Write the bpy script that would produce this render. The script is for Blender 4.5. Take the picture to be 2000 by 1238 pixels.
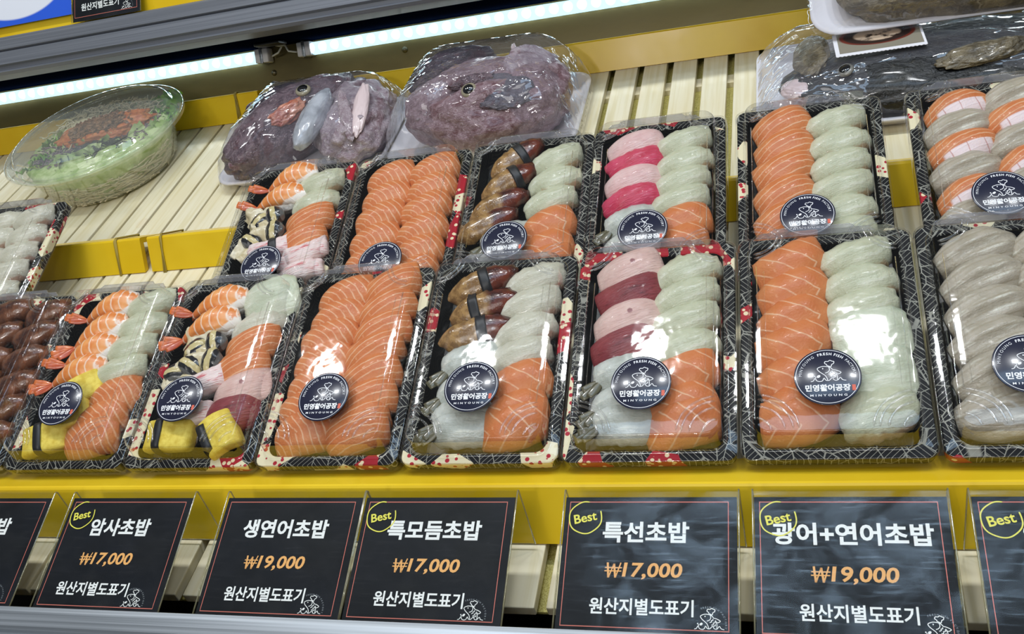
import bpy, bmesh, math, random
from mathutils import Vector, Matrix, noise
random.seed(7)
SC = bpy.context.scene
COL = SC.collection
for o in list(bpy.data.objects): bpy.data.objects.remove(o)

# ------------------------------------------------------------------ camera
cam_d = bpy.data.cameras.new('camera'); cam = bpy.data.objects.new('camera', cam_d); COL.objects.link(cam)
cam_d.sensor_fit = 'HORIZONTAL'; cam_d.sensor_width = 36.0; cam_d.lens = 1857.02/2000*36.0
cam_d.clip_start = 0.02; cam_d.clip_end = 50
RX = Vector((0.95212, 0.28299, -0.11569)); UPV = Vector((0.05859, 0.20248, 0.97753)); BK = Vector((0.30006, -0.93751, 0.17620))
cam.matrix_world = Matrix(((RX.x, UPV.x, BK.x, 0.68399), (RX.y, UPV.y, BK.y, -0.76476), (RX.z, UPV.z, BK.z, 0.28378), (0, 0, 0, 1)))
SC.camera = cam

# ------------------------------------------------------------------ world, lamps, exposure
w = bpy.data.worlds.new('store_air'); SC.world = w; w.use_nodes = True
bg = w.node_tree.nodes['Background']; bg.inputs[0].default_value = (0.88, 0.94, 1.0, 1); bg.inputs[1].default_value = 0.20
def area(name, loc, target, sx, sy, power, col=(1, 1, 1)):
    l = bpy.data.lights.new(name, 'AREA'); l.shape = 'RECTANGLE'; l.size = sx; l.size_y = sy; l.energy = power; l.color = col
    o = bpy.data.objects.new(name, l); COL.objects.link(o); o.location = loc
    o.rotation_euler = (Vector(target) - Vector(loc)).to_track_quat('-Z', 'Y').to_euler()
    return o
for lx in (-1.05, -0.43, 0.19, 0.89, 1.55):
    area('ceiling_downlight', (lx, -0.47, 2.3), (lx, -0.10, 0.0), 0.17, 0.13, 8.0, (0.95, 0.98, 1.0))
area('ceiling_panel', (0.95, -1.12, 2.3), (0.8, -0.2, 0.0), 2.1, 0.55, 15.0, (0.52, 0.74, 1.0))
area('aisle_panel', (0.3, -2.7, 1.5), (0.25, 0.6, 0.35), 2.2, 1.0, 24.0, (1.0, 0.98, 0.95))
for lx in (-0.10, 0.10):
    area('aisle_floodlight', (lx, -3.2, 0.76), (0.2, 0.3, 0.25), 0.14, 0.14, 9.0, (1.0, 0.98, 0.95))
vs = SC.view_settings
vs.view_transform = 'Standard'; vs.look = 'None'; vs.exposure = -0.06; vs.gamma = 1.0; vs.use_curve_mapping = False
SC.cycles.transparent_max_bounces = 24

# ------------------------------------------------------------------ helpers
def tag(o, label=None, cat=None, group=None, kind=None):
    if label: o['label'] = label
    if cat: o['category'] = cat
    if group: o['group'] = group
    if kind: o['kind'] = kind
    return o
class MB:
    def __init__(s): s.v = []; s.f = []; s.m = []; s.smooth = []
    def add(s, vs_, fs_, mi=0, sm=True, T=None):
        k = len(s.v)
        s.v += [tuple(T @ Vector(p)) if T else tuple(p) for p in vs_]
        for f in fs_: s.f.append(tuple(i+k for i in f)); s.m.append(mi); s.smooth.append(sm)
    def mesh(s, name, mats):
        me = bpy.data.meshes.new(name); me.from_pydata(s.v, [], s.f)
        for m in mats: me.materials.append(m)
        me.polygons.foreach_set('material_index', s.m); me.polygons.foreach_set('use_smooth', s.smooth)
        me.update(); return me
def obj(name, me, parent=None, M=None):
    o = bpy.data.objects.new(name, me); COL.objects.link(o)
    if parent: o.parent = parent
    if M is not None: o.matrix_local = M
    return o
def empty(name, M):
    o = bpy.data.objects.new(name, None); COL.objects.link(o); o.empty_display_size = 0.01; o.matrix_world = M; return o
def box(x0, x1, y0, y1, z0, z1):
    return [(x0,y0,z0),(x1,y0,z0),(x1,y1,z0),(x0,y1,z0),(x0,y0,z1),(x1,y0,z1),(x1,y1,z1),(x0,y1,z1)], \
           [(0,3,2,1),(4,5,6,7),(0,1,5,4),(1,2,6,5),(2,3,7,6),(3,0,4,7)]
def bevel_box(x0, x1, y0, y1, z0, z1, b, seg=2):
    bm = bmesh.new(); v, f = box(x0, x1, y0, y1, z0, z1)
    bv = [bm.verts.new(p) for p in v]
    for q in f: bm.faces.new([bv[i] for i in q])
    bmesh.ops.bevel(bm, geom=list(bm.edges), offset=b, segments=seg, affect='EDGES', profile=0.5)
    bm.verts.index_update()
    r = [tuple(q.co) for q in bm.verts], [tuple(q.index for q in g.verts) for g in bm.faces]
    bm.free(); return r
def extrude_x(prof, x0, x1):      # prof: closed (y,z) polygon
    n = len(prof)
    v = [(x0, y, z) for y, z in prof] + [(x1, y, z) for y, z in prof]
    f = [(i, (i+1) % n, n+(i+1) % n, n+i) for i in range(n)]
    return v, f + [tuple(range(n-1, -1, -1)), tuple(range(n, 2*n))]
def tube(pts, r, n=6, closed=False):
    v = []; f = []; P = [Vector(p) for p in pts]; m = len(P)
    rr = r if isinstance(r, (list, tuple)) else [r]*m
    up = Vector((0.12, 0.21, 0.97)).normalized()
    for i, p in enumerate(P):
        a = P[(i-1) % m] if (closed or i > 0) else p; b = P[(i+1) % m] if (closed or i < m-1) else p
        t = (b-a).normalized(); s = t.cross(up)
        if s.length < 1e-4: s = t.cross(Vector((1, 0, 0)))
        s.normalize(); q = s.cross(t)
        for k in range(n):
            an = 2*math.pi*k/n; v.append(tuple(p + rr[i]*(math.cos(an)*s + math.sin(an)*q)))
    for i in range(m if closed else m-1):
        j = (i+1) % m
        for k in range(n): f.append((i*n+k, i*n+(k+1) % n, j*n+(k+1) % n, j*n+k))
    if not closed: f += [tuple(range(n-1, -1, -1)), tuple(range((m-1)*n, m*n))]
    return v, f
def rrect(hw, hl, r, z, k=6, cy=0.0):
    out = []
    for cx, cyy, a0 in ((hw-r, hl-r, 0), (-hw+r, hl-r, 90), (-hw+r, -hl+r, 180), (hw-r, -hl+r, 270)):
        for i in range(k+1):
            a = math.radians(a0 + 90*i/k); out.append((cx + r*math.cos(a), cyy + r*math.sin(a) + cy, z))
    return out
def loft(rings, cap_first=False, cap_last=False):
    n = len(rings[0]); v = [p for r in rings for p in r]; f = []
    for i in range(len(rings)-1):
        for k in range(n): f.append((i*n+k, i*n+(k+1) % n, (i+1)*n+(k+1) % n, (i+1)*n+k))
    if cap_first: f.append(tuple(range(n-1, -1, -1)))
    if cap_last: f.append(tuple(range((len(rings)-1)*n, len(rings)*n)))
    return v, f
def lathe(prof, n=64, sx=1, sy=1):
    rings = [[(r*sx*math.cos(2*math.pi*k/n), r*sy*math.sin(2*math.pi*k/n), z) for k in range(n)] for r, z in prof]
    return loft(rings)
def ico(sub, fn):
    bm = bmesh.new(); bmesh.ops.create_icosphere(bm, subdivisions=sub, radius=1.0)
    for v in bm.verts: v.co = fn(v.co.copy())
    bm.verts.index_update()
    r = [tuple(q.co) for q in bm.verts], [tuple(q.index for q in g.verts) for g in bm.faces]
    bm.free(); return r
def nz(p, s, seed=0.0): return noise.noise(Vector(p)*s + Vector((seed*3.1, seed*1.7, seed*2.3)))

# ------------------------------------------------------------------ materials
def lin(h):
    c = [int(h[i:i+2], 16)/255 for i in (0, 2, 4)]
    return tuple(x/12.92 if x <= 0.04045 else ((x+0.055)/1.055)**2.4 for x in c) + (1.0,)
class G:
    def __init__(s, name):
        s.m = bpy.data.materials.new(name); s.m.use_nodes = True; s.nt = s.m.node_tree; s.nt.nodes.clear()
        s.out = s.n('ShaderNodeOutputMaterial')
    def n(s, t, ins=None, **at):
        nd = s.nt.nodes.new(t)
        for k, v in at.items(): setattr(nd, k, v)
        for k, v in (ins or {}).items(): s.set(nd.inputs[k], v)
        return nd
    def set(s, sock, v):
        if isinstance(v, bpy.types.Node): v = v.outputs[0]
        if isinstance(v, bpy.types.NodeSocket): s.nt.links.new(v, sock)
        else: sock.default_value = v
    def math(s, op, a, b=0.0, c=None, clamp=False):
        nd = s.n('ShaderNodeMath', operation=op, use_clamp=clamp); s.set(nd.inputs[0], a); s.set(nd.inputs[1], b)
        if c is not None: s.set(nd.inputs[2], c)
        return nd.outputs[0]
    def co(s): return s.n('ShaderNodeTexCoord').outputs['Object']
    def xyz(s, v=None):
        nd = s.n('ShaderNodeSeparateXYZ', {0: v if v is not None else s.co()}); return nd.outputs[0], nd.outputs[1], nd.outputs[2]
    def noise(s, scale, vec=None, detail=3.0, rough=0.55, dist=0.0):
        nd = s.n('ShaderNodeTexNoise', {'Vector': vec if vec is not None else s.co(), 'Scale': scale, 'Detail': detail, 'Roughness': rough, 'Distortion': dist})
        return nd.outputs['Fac']
    def mr(s, v, a, b, c=0.0, d=1.0, smooth=True):
        nd = s.n('ShaderNodeMapRange', {0: v, 1: a, 2: b, 3: c, 4: d}, interpolation_type='SMOOTHSTEP' if smooth else 'LINEAR'); return nd.outputs[0]
    def mix(s, fac, a, b):
        nd = s.n('ShaderNodeMix', data_type='RGBA'); s.set(nd.inputs[0], fac); s.set(nd.inputs[6], a); s.set(nd.inputs[7], b); return nd.outputs[2]
    def mapv(s, scale=(1, 1, 1), loc=(0, 0, 0), rot=(0, 0, 0), vec=None):
        return s.n('ShaderNodeMapping', {'Vector': vec if vec is not None else s.co(), 'Location': loc, 'Rotation': rot, 'Scale': scale}).outputs[0]
    def lines(s, c, pitch, width):      # 1 on thin lines every pitch metres of c
        return s.mr(s.math('PINGPONG', c, pitch/2), 0.0, width, 1.0, 0.0)
    def bump(s, h, strength=0.3, dist=0.001):
        return s.n('ShaderNodeBump', {'Strength': strength, 'Distance': dist, 'Height': h}).outputs[0]
    def bsdf(s, col, rough=0.5, metal=0.0, nrm=None, coat=0.0, spec=0.5, sss=0.0, emis=None):
        p = s.n('ShaderNodeBsdfPrincipled'); s.set(p.inputs['Base Color'], col); s.set(p.inputs['Roughness'], rough); s.set(p.inputs['Metallic'], metal)
        s.set(p.inputs['Specular IOR Level'], spec); s.set(p.inputs['Coat Weight'], coat); p.inputs['Coat Roughness'].default_value = 0.08
        if nrm is not None: s.set(p.inputs['Normal'], nrm)
        if sss: p.inputs['Subsurface Weight'].default_value = sss; p.inputs['Subsurface Radius'].default_value = (0.6, 0.35, 0.2); p.inputs['Subsurface Scale'].default_value = 0.006
        s.nt.links.new(p.outputs[0], s.out.inputs[0]); return s.m
def plain(name, hexc, rough=0.5, metal=0.0, coat=0.0, spec=0.5):
    return G(name).bsdf(lin(hexc), rough, metal, coat=coat, spec=spec)
def clear(name, tint=(1, 1, 1), f0=0.05, rough=0.03, k=0.8, bump=None, haze=0.0, hazecol='ffffff', power=5.0, var=None):
    g = G(name)
    fac = g.n('ShaderNodeLayerWeight', {'Blend': 0.5}).outputs['Facing']
    f = f0
    if var: f = g.math('ADD', g.math('MULTIPLY', g.mr(g.noise(22, detail=5, rough=0.65, dist=0.8), 0.35, 0.72), f0*2.0), g.math('MULTIPLY', g.mr(g.noise(70, vec=g.mapv((0.35, 5.0, 1), rot=(0, 0, 0.12)), detail=4, rough=0.7), 0.52, 0.75), f0*var))
    fr = g.math('ADD', g.math('MULTIPLY', g.math('POWER', fac, power), k), f, clamp=True)
    nrm = None
    if bump: nrm = g.bump(g.noise(bump[0], detail=bump[3] if len(bump) > 3 else 2.0, vec=g.mapv(bump[4]) if len(bump) > 4 else None, dist=0.4), bump[1], bump[2])
    gl = g.n('ShaderNodeBsdfGlossy', {'Color': (1, 1, 1, 1), 'Roughness': rough})
    if nrm is not None: g.set(gl.inputs['Normal'], nrm)
    tr = g.n('ShaderNodeBsdfTransparent', {'Color': (*tint, 1)})
    base = tr
    if haze:
        df = g.n('ShaderNodeBsdfDiffuse', {'Color': lin(hazecol)})
        base = g.n('ShaderNodeMixShader', {0: haze, 1: tr.outputs[0], 2: df.outputs[0]})
    mx = g.n('ShaderNodeMixShader', {0: fr, 1: base.outputs[0], 2: gl.outputs[0]})
    g.nt.links.new(mx.outputs[0], g.out.inputs[0]); return g.m

M_ = {}
M_['lid'] = clear('clear_lid_plastic', (0.985, 0.985, 0.985), 0.04, 0.055, 0.75, (35, 0.10, 0.004))
M_['lid_edge'] = clear('lid_fold_plastic', (0.96, 0.96, 0.96), 0.10, 0.04, 0.8, (60, 0.25, 0.003), 0.008, 'e8ecf0', 4.0)
M_['lid_tab'] = clear('lid_tab_plastic', (0.93, 0.93, 0.94), 0.09, 0.10, 0.8, None, 0.16, 'a9a9b0', 3.5)
M_['acrylic'] = clear('acrylic', (0.97, 0.975, 0.96), 0.012, 0.10, 0.6, var=2.2)
M_['acrylic_edge'] = clear('acrylic_edge', (0.80, 0.79, 0.68), 0.10, 0.12, 0.7, None, 0.30, 'b8b290', 3.0)
M_['bowl'] = clear('clear_bowl_plastic', (0.97, 0.98, 0.97), 0.05, 0.04, 0.8, None, 0.15, 'e6ece6', 3.0)
M_['film'] = clear('cling_film', (0.97, 0.97, 0.98), 0.055, 0.035, 0.95, (20, 0.9, 0.014, 2.0, (1.0, 1.7, 1.0)), 0.04, 'e4e4f4', 3.6)
M_['nori'] = plain('nori', '14161a', 0.45)
M_['white_print'] = plain('white_print', 'f2f3f6', 0.55)
M_['red_print'] = plain('red_print', 'd8644e', 0.55)
M_['orange_print'] = plain('orange_print', 'eeb06a', 0.55)
M_['frame_print'] = plain('frame_print', 'd9776a', 0.55)
M_['yellow_print'] = plain('yellow_print', 'ece45c', 0.55)
M_['grey_print'] = plain('grey_print', '9aa0aa', 0.6)
M_['sticker'] = plain('sticker_paper', '1d2036', 0.22, coat=0.3)
M_['foam'] = plain('white_foam', 'eceaee', 0.6)
M_['rubber'] = plain('rubber_band', 'a8923e', 0.6)
M_['black'] = plain('black_plastic', '0c0d11', 0.4)
M_['cable'] = plain('cable_white', 'd8d8d0', 0.5)
M_['screw'] = plain('screw_steel', '77705c', 0.35, 0.8)

def m_card():
    g = G('card_print'); n1 = g.noise(14, detail=4); n2 = g.noise(90, vec=g.mapv((1, 7, 1), rot=(0, 0, 0.5)), detail=3)
    col = g.mix(g.mr(n1, 0.3, 0.75), lin('0f1218'), lin('161a24'))
    col = g.mix(g.mr(n2, 0.66, 0.78, 0, 0.16), col, lin('6b7488'))
    return g.bsdf(col, 0.5, spec=0.2)
M_['card'] = m_card()

def m_tray(rim):
    g = G('tray_rim_print' if rim else 'tray_black')
    oi = g.n('ShaderNodeObjectInfo').outputs['Random']
    v = g.n('ShaderNodeVectorMath', {0: g.co(), 1: g.n('ShaderNodeCombineXYZ', {0: g.math('MULTIPLY', oi, 3.0), 1: g.math('MULTIPLY', oi, 5.0)})}, operation='ADD').outputs[0]
    x, y, z = g.xyz(v)
    if rim:
        # short strokes that turn direction block by block, white on black, with blossom patches
        vc = g.n('ShaderNodeTexVoronoi', {'Vector': v, 'Scale': 62.0}, feature='F1'); cr = g.n('ShaderNodeSeparateColor', {0: vc.outputs['Color']}).outputs
        d1 = g.math('ADD', x, y); d2 = g.math('SUBTRACT', x, y)
        sel = g.math('GREATER_THAN', cr[0], 0.5)
        c = g.math('ADD', g.math('MULTIPLY', d1, sel), g.math('MULTIPLY', d2, g.math('SUBTRACT', 1.0, sel)))
        ln = g.lines(c, 0.0054, 0.00042)
        edge = g.n('ShaderNodeTexVoronoi', {'Vector': v, 'Scale': 62.0}, feature='DISTANCE_TO_EDGE').outputs[0]
        ed = g.mr(edge, 0.015, 0.03, 0.7, 0.0)
        m = g.math('MAXIMUM', ln, ed)
        col = g.mix(m, lin('07080c'), lin('aeaea2'))
        vp = g.n('ShaderNodeTexVoronoi', {'Vector': v, 'Scale': 27.0}, feature='F1'); pr = g.n('ShaderNodeSeparateColor', {0: vp.outputs['Color']}).outputs
        fl = g.n('ShaderNodeTexVoronoi', {'Vector': v, 'Scale': 150.0}, feature='F1').outputs[0]
        patch = g.mix(g.mr(fl, 0.30, 0.36, 1, 0), lin('e6ddba'), lin('b02434'))
        red = g.mix(g.mr(fl, 0.30, 0.36, 1, 0), lin('a81e2c'), lin('ead9b4'))
        col = g.mix(g.math('GREATER_THAN', pr[0], 0.89), col, patch)
        col = g.mix(g.math('GREATER_THAN', pr[1], 0.92), col, red)
        return g.bsdf(col, 0.4, spec=0.12)
    vd = g.n('ShaderNodeTexVoronoi', {'Vector': v, 'Scale': 42.0}, feature='F1').outputs[0]
    ln = g.lines(vd, 0.13, 0.012)
    col = g.mix(g.math('MULTIPLY', ln, 0.35), lin('0a0b0f'), lin('6b6a52'))
    return g.bsdf(col, 0.28, coat=0.3)
M_['rim'] = m_tray(True); M_['tray'] = m_tray(False)

def m_salmon(kind):
    g = G('salmon_'+kind); co = g.co(); x, y, z = g.xyz(co)
    n = g.noise(45, detail=3); nb = g.math('MULTIPLY', g.math('SUBTRACT', n, 0.5), 0.006)
    if kind == 'arc':
        dx = g.math('ADD', x, 0.052); dy = g.math('ADD', y, 0.016)
        c = g.math('SQRT', g.math('ADD', g.math('MULTIPLY', dx, dx), g.math('MULTIPLY', g.math('MULTIPLY', dy, dy), 1.6)))
        p, wd = 0.0072, 0.0013
    elif kind == 'long':
        c = g.math('ADD', g.math('ADD', y, g.math('MULTIPLY', g.math('MULTIPLY', x, x), 5.0)), g.math('MULTIPLY', x, -0.16)); p, wd = 0.0070, 0.0011
    elif kind == 'broad':
        c = g.math('ADD', x, g.math('MULTIPLY', g.math('ABSOLUTE', g.math('ADD', y, 0.006)), 0.9)); p, wd = 0.021, 0.0017
    else:      # belly: stripes on the upper half, pale panel on the lower
        c = g.math('ADD', g.math('ADD', y, g.math('MULTIPLY', g.math('MULTIPLY', x, x), 6.0)), g.math('MULTIPLY', x, -0.1)); p, wd = 0.0062, 0.0011
    ln = g.lines(g.math('ADD', c, nb), p, wd)
    ln = g.math('MULTIPLY', ln, g.mr(g.noise(70), 0.3, 0.6, 0.45, 1.0))
    base = g.mix(g.mr(g.noise(28), 0.3, 0.7), lin('cc733e'), lin('d88a54'))
    base = g.mix(g.mr(g.noise(160, detail=2), 0.62, 0.75, 0, 0.35), base, lin('eab184'))
    col = g.mix(g.math('MULTIPLY', ln, 0.8), base, lin('efc6a0'))
    if kind == 'belly':
        edge = g.math('ADD', y, g.math('MULTIPLY', g.math('MULTIPLY', x, x), 6.0))
        pan = g.math('MULTIPLY', g.mr(edge, 0.0035, 0.0018, 0, 1), g.mr(g.math('ABSOLUTE', x), 0.026, 0.023, 0, 1))
        pc = g.mix(g.math('MULTIPLY', g.lines(g.math('ADD', x, nb), 0.018, 0.0009), 0.8), lin('efdcdc'), lin('c08078'))
        col = g.mix(pan, col, pc)
    return g.bsdf(col, 0.40, nrm=g.bump(g.math('ADD', g.noise(420, detail=3), g.math('MULTIPLY', ln, 0.4)), 0.5, 0.0010), coat=0.10, spec=0.4, sss=0.12)
for k in ('arc', 'long', 'broad', 'belly'): M_['salmon_'+k] = m_salmon(k)

def m_white(kind):
    g = G('fish_'+kind); x, y, z = g.xyz(); n = g.noise(40, detail=4)
    st = g.noise(60, vec=g.mapv((0.5, 2.6, 1), rot=(0, 0, 0.25)), detail=3)
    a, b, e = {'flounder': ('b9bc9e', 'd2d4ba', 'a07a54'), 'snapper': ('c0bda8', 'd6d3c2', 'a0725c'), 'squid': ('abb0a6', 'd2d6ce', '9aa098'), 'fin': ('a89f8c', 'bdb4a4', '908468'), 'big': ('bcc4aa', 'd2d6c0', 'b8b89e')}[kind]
    col = g.mix(g.mr(n, 0.3, 0.7), lin(a), lin(b))
    col = g.mix(g.mr(st, 0.55, 0.70, 0, 0.55), col, lin('f0f0e2'))
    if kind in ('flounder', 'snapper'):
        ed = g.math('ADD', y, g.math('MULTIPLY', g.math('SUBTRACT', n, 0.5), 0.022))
        col = g.mix(g.mr(ed, -0.009, -0.0135, 0, 0.75), col, lin(e))  # brown fish edge, also a painted shadow line between neighbouring pieces
    if kind == 'fin':
        c = g.math('ADD', y, g.math('MULTIPLY', g.math('MULTIPLY', x, x), 3.0))
        col = g.mix(g.math('MULTIPLY', g.lines(g.math('ADD', c, g.math('MULTIPLY', n, 0.004)), 0.0085, 0.0016), 0.55), col, lin('9a8f78'))
    return g.bsdf(col, 0.30, nrm=g.bump(g.math('ADD', st, g.math('MULTIPLY', g.noise(380, detail=3), 0.4)), 0.8, 0.002), coat=0.10, spec=0.4, sss=0.15)
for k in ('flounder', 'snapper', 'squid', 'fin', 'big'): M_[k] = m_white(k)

def m_fib(name, a, b, line, rough=0.3, spot=None, lw=0.5):
    g = G(name); x, y, z = g.xyz(); n = g.noise(38, detail=4)
    fib = g.noise(55, vec=g.mapv((0.6, 3.5, 1), rot=(0, 0, -0.25)), detail=4)
    col = g.mix(g.mr(n, 0.3, 0.7), lin(a), lin(b)); col = g.mix(g.mr(fib, 0.58, 0.7, 0, lw), col, lin(line))
    if spot:
        dx = g.math('SUBTRACT', x, 0.006); dy = g.math('SUBTRACT', y, 0.008)
        d = g.math('ADD', g.math('ADD', g.math('MULTIPLY', dx, dx), g.math('MULTIPLY', dy, dy)), g.math('MULTIPLY', g.math('SUBTRACT', n, 0.5), 0.00002))
        col = g.mix(g.mr(g.math('MULTIPLY', d, 1e5), 0.15, 0.9, 0.8, 0.0), col, lin(spot))
    f2 = g.noise(140, vec=g.mapv((0.5, 4.0, 1), rot=(0, 0, -0.25)), detail=3)
    col = g.mix(g.mr(f2, 0.55, 0.72, 0, lw*0.6), col, lin(line))
    return g.bsdf(col, rough+0.08, nrm=g.bump(g.math('ADD', fib, f2), 0.7, 0.002), coat=0.08, sss=0.1)
M_['pink'] = m_fib('tuna_belly', 'd6b0a6', 'e4c6bc', 'c79a94', spot='7c3440')
M_['pink2'] = m_fib('tuna_belly_pale', 'deb4b0', 'eaccc8', 'cf9c9c')
M_['tuna'] = m_fib('tuna_dark', '7a2a32', '933f43', '56191f', lw=0.8)
M_['red'] = m_fib('tuna_red', 'c02a48', 'd6486a', 'e98aa0', lw=0.6)
M_['crab'] = m_fib('crab_stick', 'f0d8d4', 'f2e4e0', 'd0646a', 0.4, lw=1.0)
def m_eel():
    g = G('eel_glazed'); x, y, z = g.xyz(); n = g.noise(60, detail=4)
    xx = g.math('ADD', x, g.math('MULTIPLY', g.math('SUBTRACT', n, 0.5), 0.02))
    skin = g.mix(g.mr(g.noise(120, detail=3), 0.4, 0.65), lin('7c5a30'), lin('a98450'))
    gl = g.mix(g.mr(n, 0.35, 0.7), lin('300e08'), lin('6e2c14'))
    return g.bsdf(g.mix(g.mr(xx, 0.002, 0.010), skin, gl), 0.18, nrm=g.bump(g.noise(260, detail=3), 0.6, 0.0012), coat=0.5)
M_['eel'] = m_eel()
def m_eeldark():
    g = G('eel_dark_glaze'); n = g.noise(60, detail=4)
    return g.bsdf(g.mix(g.mr(n, 0.3, 0.7), lin('2c100a'), lin('7c4a2c')), 0.2, nrm=g.bump(g.noise(260, detail=3), 0.6, 0.0012), coat=0.5)
M_['eeldark'] = m_eeldark()
def m_shrimp():
    g = G('cooked_shrimp'); x, y, z = g.xyz(); n = g.noise(70, detail=3)
    c = g.math('ADD', g.math('ADD', x, g.math('MULTIPLY', g.math('MULTIPLY', y, y), -30.0)), g.math('MULTIPLY', n, 0.004))
    ln = g.lines(c, 0.0095, 0.0014)
    o = g.mix(g.mr(n, 0.3, 0.7), lin('e08038'), lin('f0a45c'))
    o = g.mix(g.mr(x, -0.018, -0.034), o, lin('c85a28'))
    col = g.mix(g.math('MULTIPLY', ln, 0.8), o, lin('f7e2cc'))
    bel = g.math('ADD', y, g.math('MULTIPLY', g.math('SUBTRACT', n, 0.5), 0.012))
    bel = g.math('SUBTRACT', bel, g.math('MULTIPLY', x, 0.22))
    m = g.math('MULTIPLY', g.mr(bel, -0.0085, -0.0115), g.mr(x, -0.010, 0.004))
    tip = g.mr(g.math('ADD', x, g.math('MULTIPLY', n, 0.008)), 0.029, 0.034, 0, 0.9)
    col = g.mix(g.math('MAXIMUM', m, g.math('MULTIPLY', tip, g.mr(n, 0.45, 0.55))), col, lin('f5ede4'))
    return g.bsdf(col, 0.33, nrm=g.bump(ln, 0.3, 0.0008), coat=0.15, sss=0.1)
M_['shrimp'] = m_shrimp()
def m_tail():
    g = G('shrimp_tail'); x, y, z = g.xyz(); n = g.noise(90, detail=3)
    return g.bsdf(g.mix(g.mr(n, 0.3, 0.7), lin('b8451c'), lin('e07a3c')), 0.3, coat=0.3)
M_['tail'] = m_tail()
M_['rawtail'] = m_noise('raw_shrimp_tail', '4a4634', '8a8464', 90, 0.3, coat=0.4) if False else plain('raw_shrimp_tail', '5e5a42', 0.3, coat=0.4)
def m_noise(name, a, b, scale, rough, bs=0.3, bd=0.001, coat=0.0, lo=0.3, hi=0.7, mv=None):
    g = G(name); n = g.noise(scale, detail=4, vec=g.mapv(mv) if mv else None); return g.bsdf(g.mix(g.mr(n, lo, hi), lin(a), lin(b)), rough, nrm=g.bump(n, bs, bd), coat=coat)
M_['egg'] = m_noise('egg_omelette', 'd6b834', 'efd95e', 130, 0.65, 0.5, 0.0015)
M_['rice'] = m_noise('rice', 'e2e2dc', 'fbfaf6', 300, 0.45, 0.8, 0.002)
M_['cream'] = m_noise('whelk_flesh', 'c9b98e', 'e8dfc4', 60, 0.3, coat=0.3)
M_['greyflesh'] = m_noise('whelk_skin', '5a5854', '8e8c84', 60, 0.3, coat=0.3)
def m_whelk():
    g = G('whelk_stripe'); x, y, z = g.xyz(); n = g.noise(80)
    c = g.math('ADD', x, g.math('MULTIPLY', g.math('SUBTRACT', n, 0.5), 0.004))
    a = g.math('ABSOLUTE', c)
    col = g.mix(g.mr(a, 0.0032, 0.0040), lin('ccbd88'), lin('17181c'))
    return g.bsdf(g.mix(g.mr(a, 0.0078, 0.0088), col, lin('5e5e5c')), 0.25, coat=0.4)
M_['whelk'] = m_whelk()
def m_wood():
    g = G('pale_pine'); oi = g.n('ShaderNodeObjectInfo').outputs['Random']
    v = g.n('ShaderNodeVectorMath', {0: g.co(), 1: g.n('ShaderNodeCombineXYZ', {0: g.math('MULTIPLY', oi, 7.0), 1: g.math('MULTIPLY', oi, 31.0)})}, operation='ADD').outputs[0]
    st = g.noise(150, vec=g.mapv((1.0, 0.035, 0.5), vec=v), detail=2)
    big = g.noise(9, vec=g.mapv((2, 0.5, 1), vec=v), detail=2)
    vk = g.n('ShaderNodeTexVoronoi', {'Vector': g.mapv((0.9, 0.6, 0.0), vec=v), 'Scale': 14.0, 'Randomness': 1.0}, feature='F1')
    kn = g.mr(vk.outputs[0], 0.22, 0.05, 0, 1)
    rnd = g.n('ShaderNodeSeparateColor', {0: vk.outputs['Color']}).outputs[0]
    kn = g.math('MULTIPLY', kn, g.math('GREATER_THAN', rnd, 0.72))
    ring = g.math('MULTIPLY', g.math('MULTIPLY', g.lines(vk.outputs[0], 0.06, 0.012), 0.6), kn)
    col = g.mix(g.mr(st, 0.40, 0.68), lin('efe6c8'), lin('e4d8b0'))
    col = g.mix(g.mr(big, 0.4, 0.75, 0, 0.35), col, lin('e2cf9c'))
    col = g.mix(g.math('MULTIPLY', kn, 0.45), col, lin('d09a5a')); col = g.mix(ring, col, lin('b07a3c'))
    return g.bsdf(col, 0.36, nrm=g.bump(st, 0.12, 0.0006), coat=0.12)
M_['wood'] = m_wood()
def m_yellow():
    g = G('yellow_paint'); n = g.noise(6, detail=4); s = g.noise(40, vec=g.mapv((0.3, 3, 3)), detail=4)
    col = g.mix(g.mr(n, 0.3, 0.7), lin('e2b91e'), lin('eeca2e')); col = g.mix(g.mr(s, 0.68, 0.8, 0, 0.3), col, lin('b08c18'))
    return g.bsdf(col, g.mr(n, 0.3, 0.7, 0.20, 0.28), nrm=g.bump(g.noise(25), 0.02, 0.002), spec=0.25)
M_['yellow'] = m_yellow()
M_['gold'] = m_noise('gold_glitter', 'b0a24a', 'e6dc8c', 900, 0.45, 0.5, 0.001)
def m_wall():
    g = G('brushed_gold_metal'); n = g.noise(5, vec=g.mapv((1, 1, 3)), detail=5); s = g.noise(30, detail=5)
    col = g.mix(g.mr(n, 0.3, 0.7), lin('625832'), lin('7a6d43')); col = g.mix(g.mr(s, 0.66, 0.8, 0, 0.5), col, lin('4e452c'))
    return g.bsdf(col, g.mr(n, 0.3, 0.7, 0.42, 0.55), 0.35)
M_['wall'] = m_wall()
def m_alu():
    g = G('aluminium'); s = g.noise(60, vec=g.mapv((0.03, 6, 6)), detail=3)
    return g.bsdf(g.mix(g.mr(s, 0.3, 0.7), lin('a4aab0'), lin('bcc2c8')), g.mr(s, 0.3, 0.7, 0.28, 0.42), 0.85)
M_['alu'] = m_alu()
def m_alud():
    g = G('grey_aluminium'); s = g.noise(60, vec=g.mapv((0.03, 6, 6)), detail=3)
    return g.bsdf(g.mix(g.mr(s, 0.3, 0.7), lin('6c7078'), lin('7c8088')), g.mr(s, 0.3, 0.7, 0.45, 0.6), 0.35)
M_['alud'] = m_alud()
M_['under'] = plain('navy_underside', '050a18', 0.9, spec=0.0)
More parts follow.
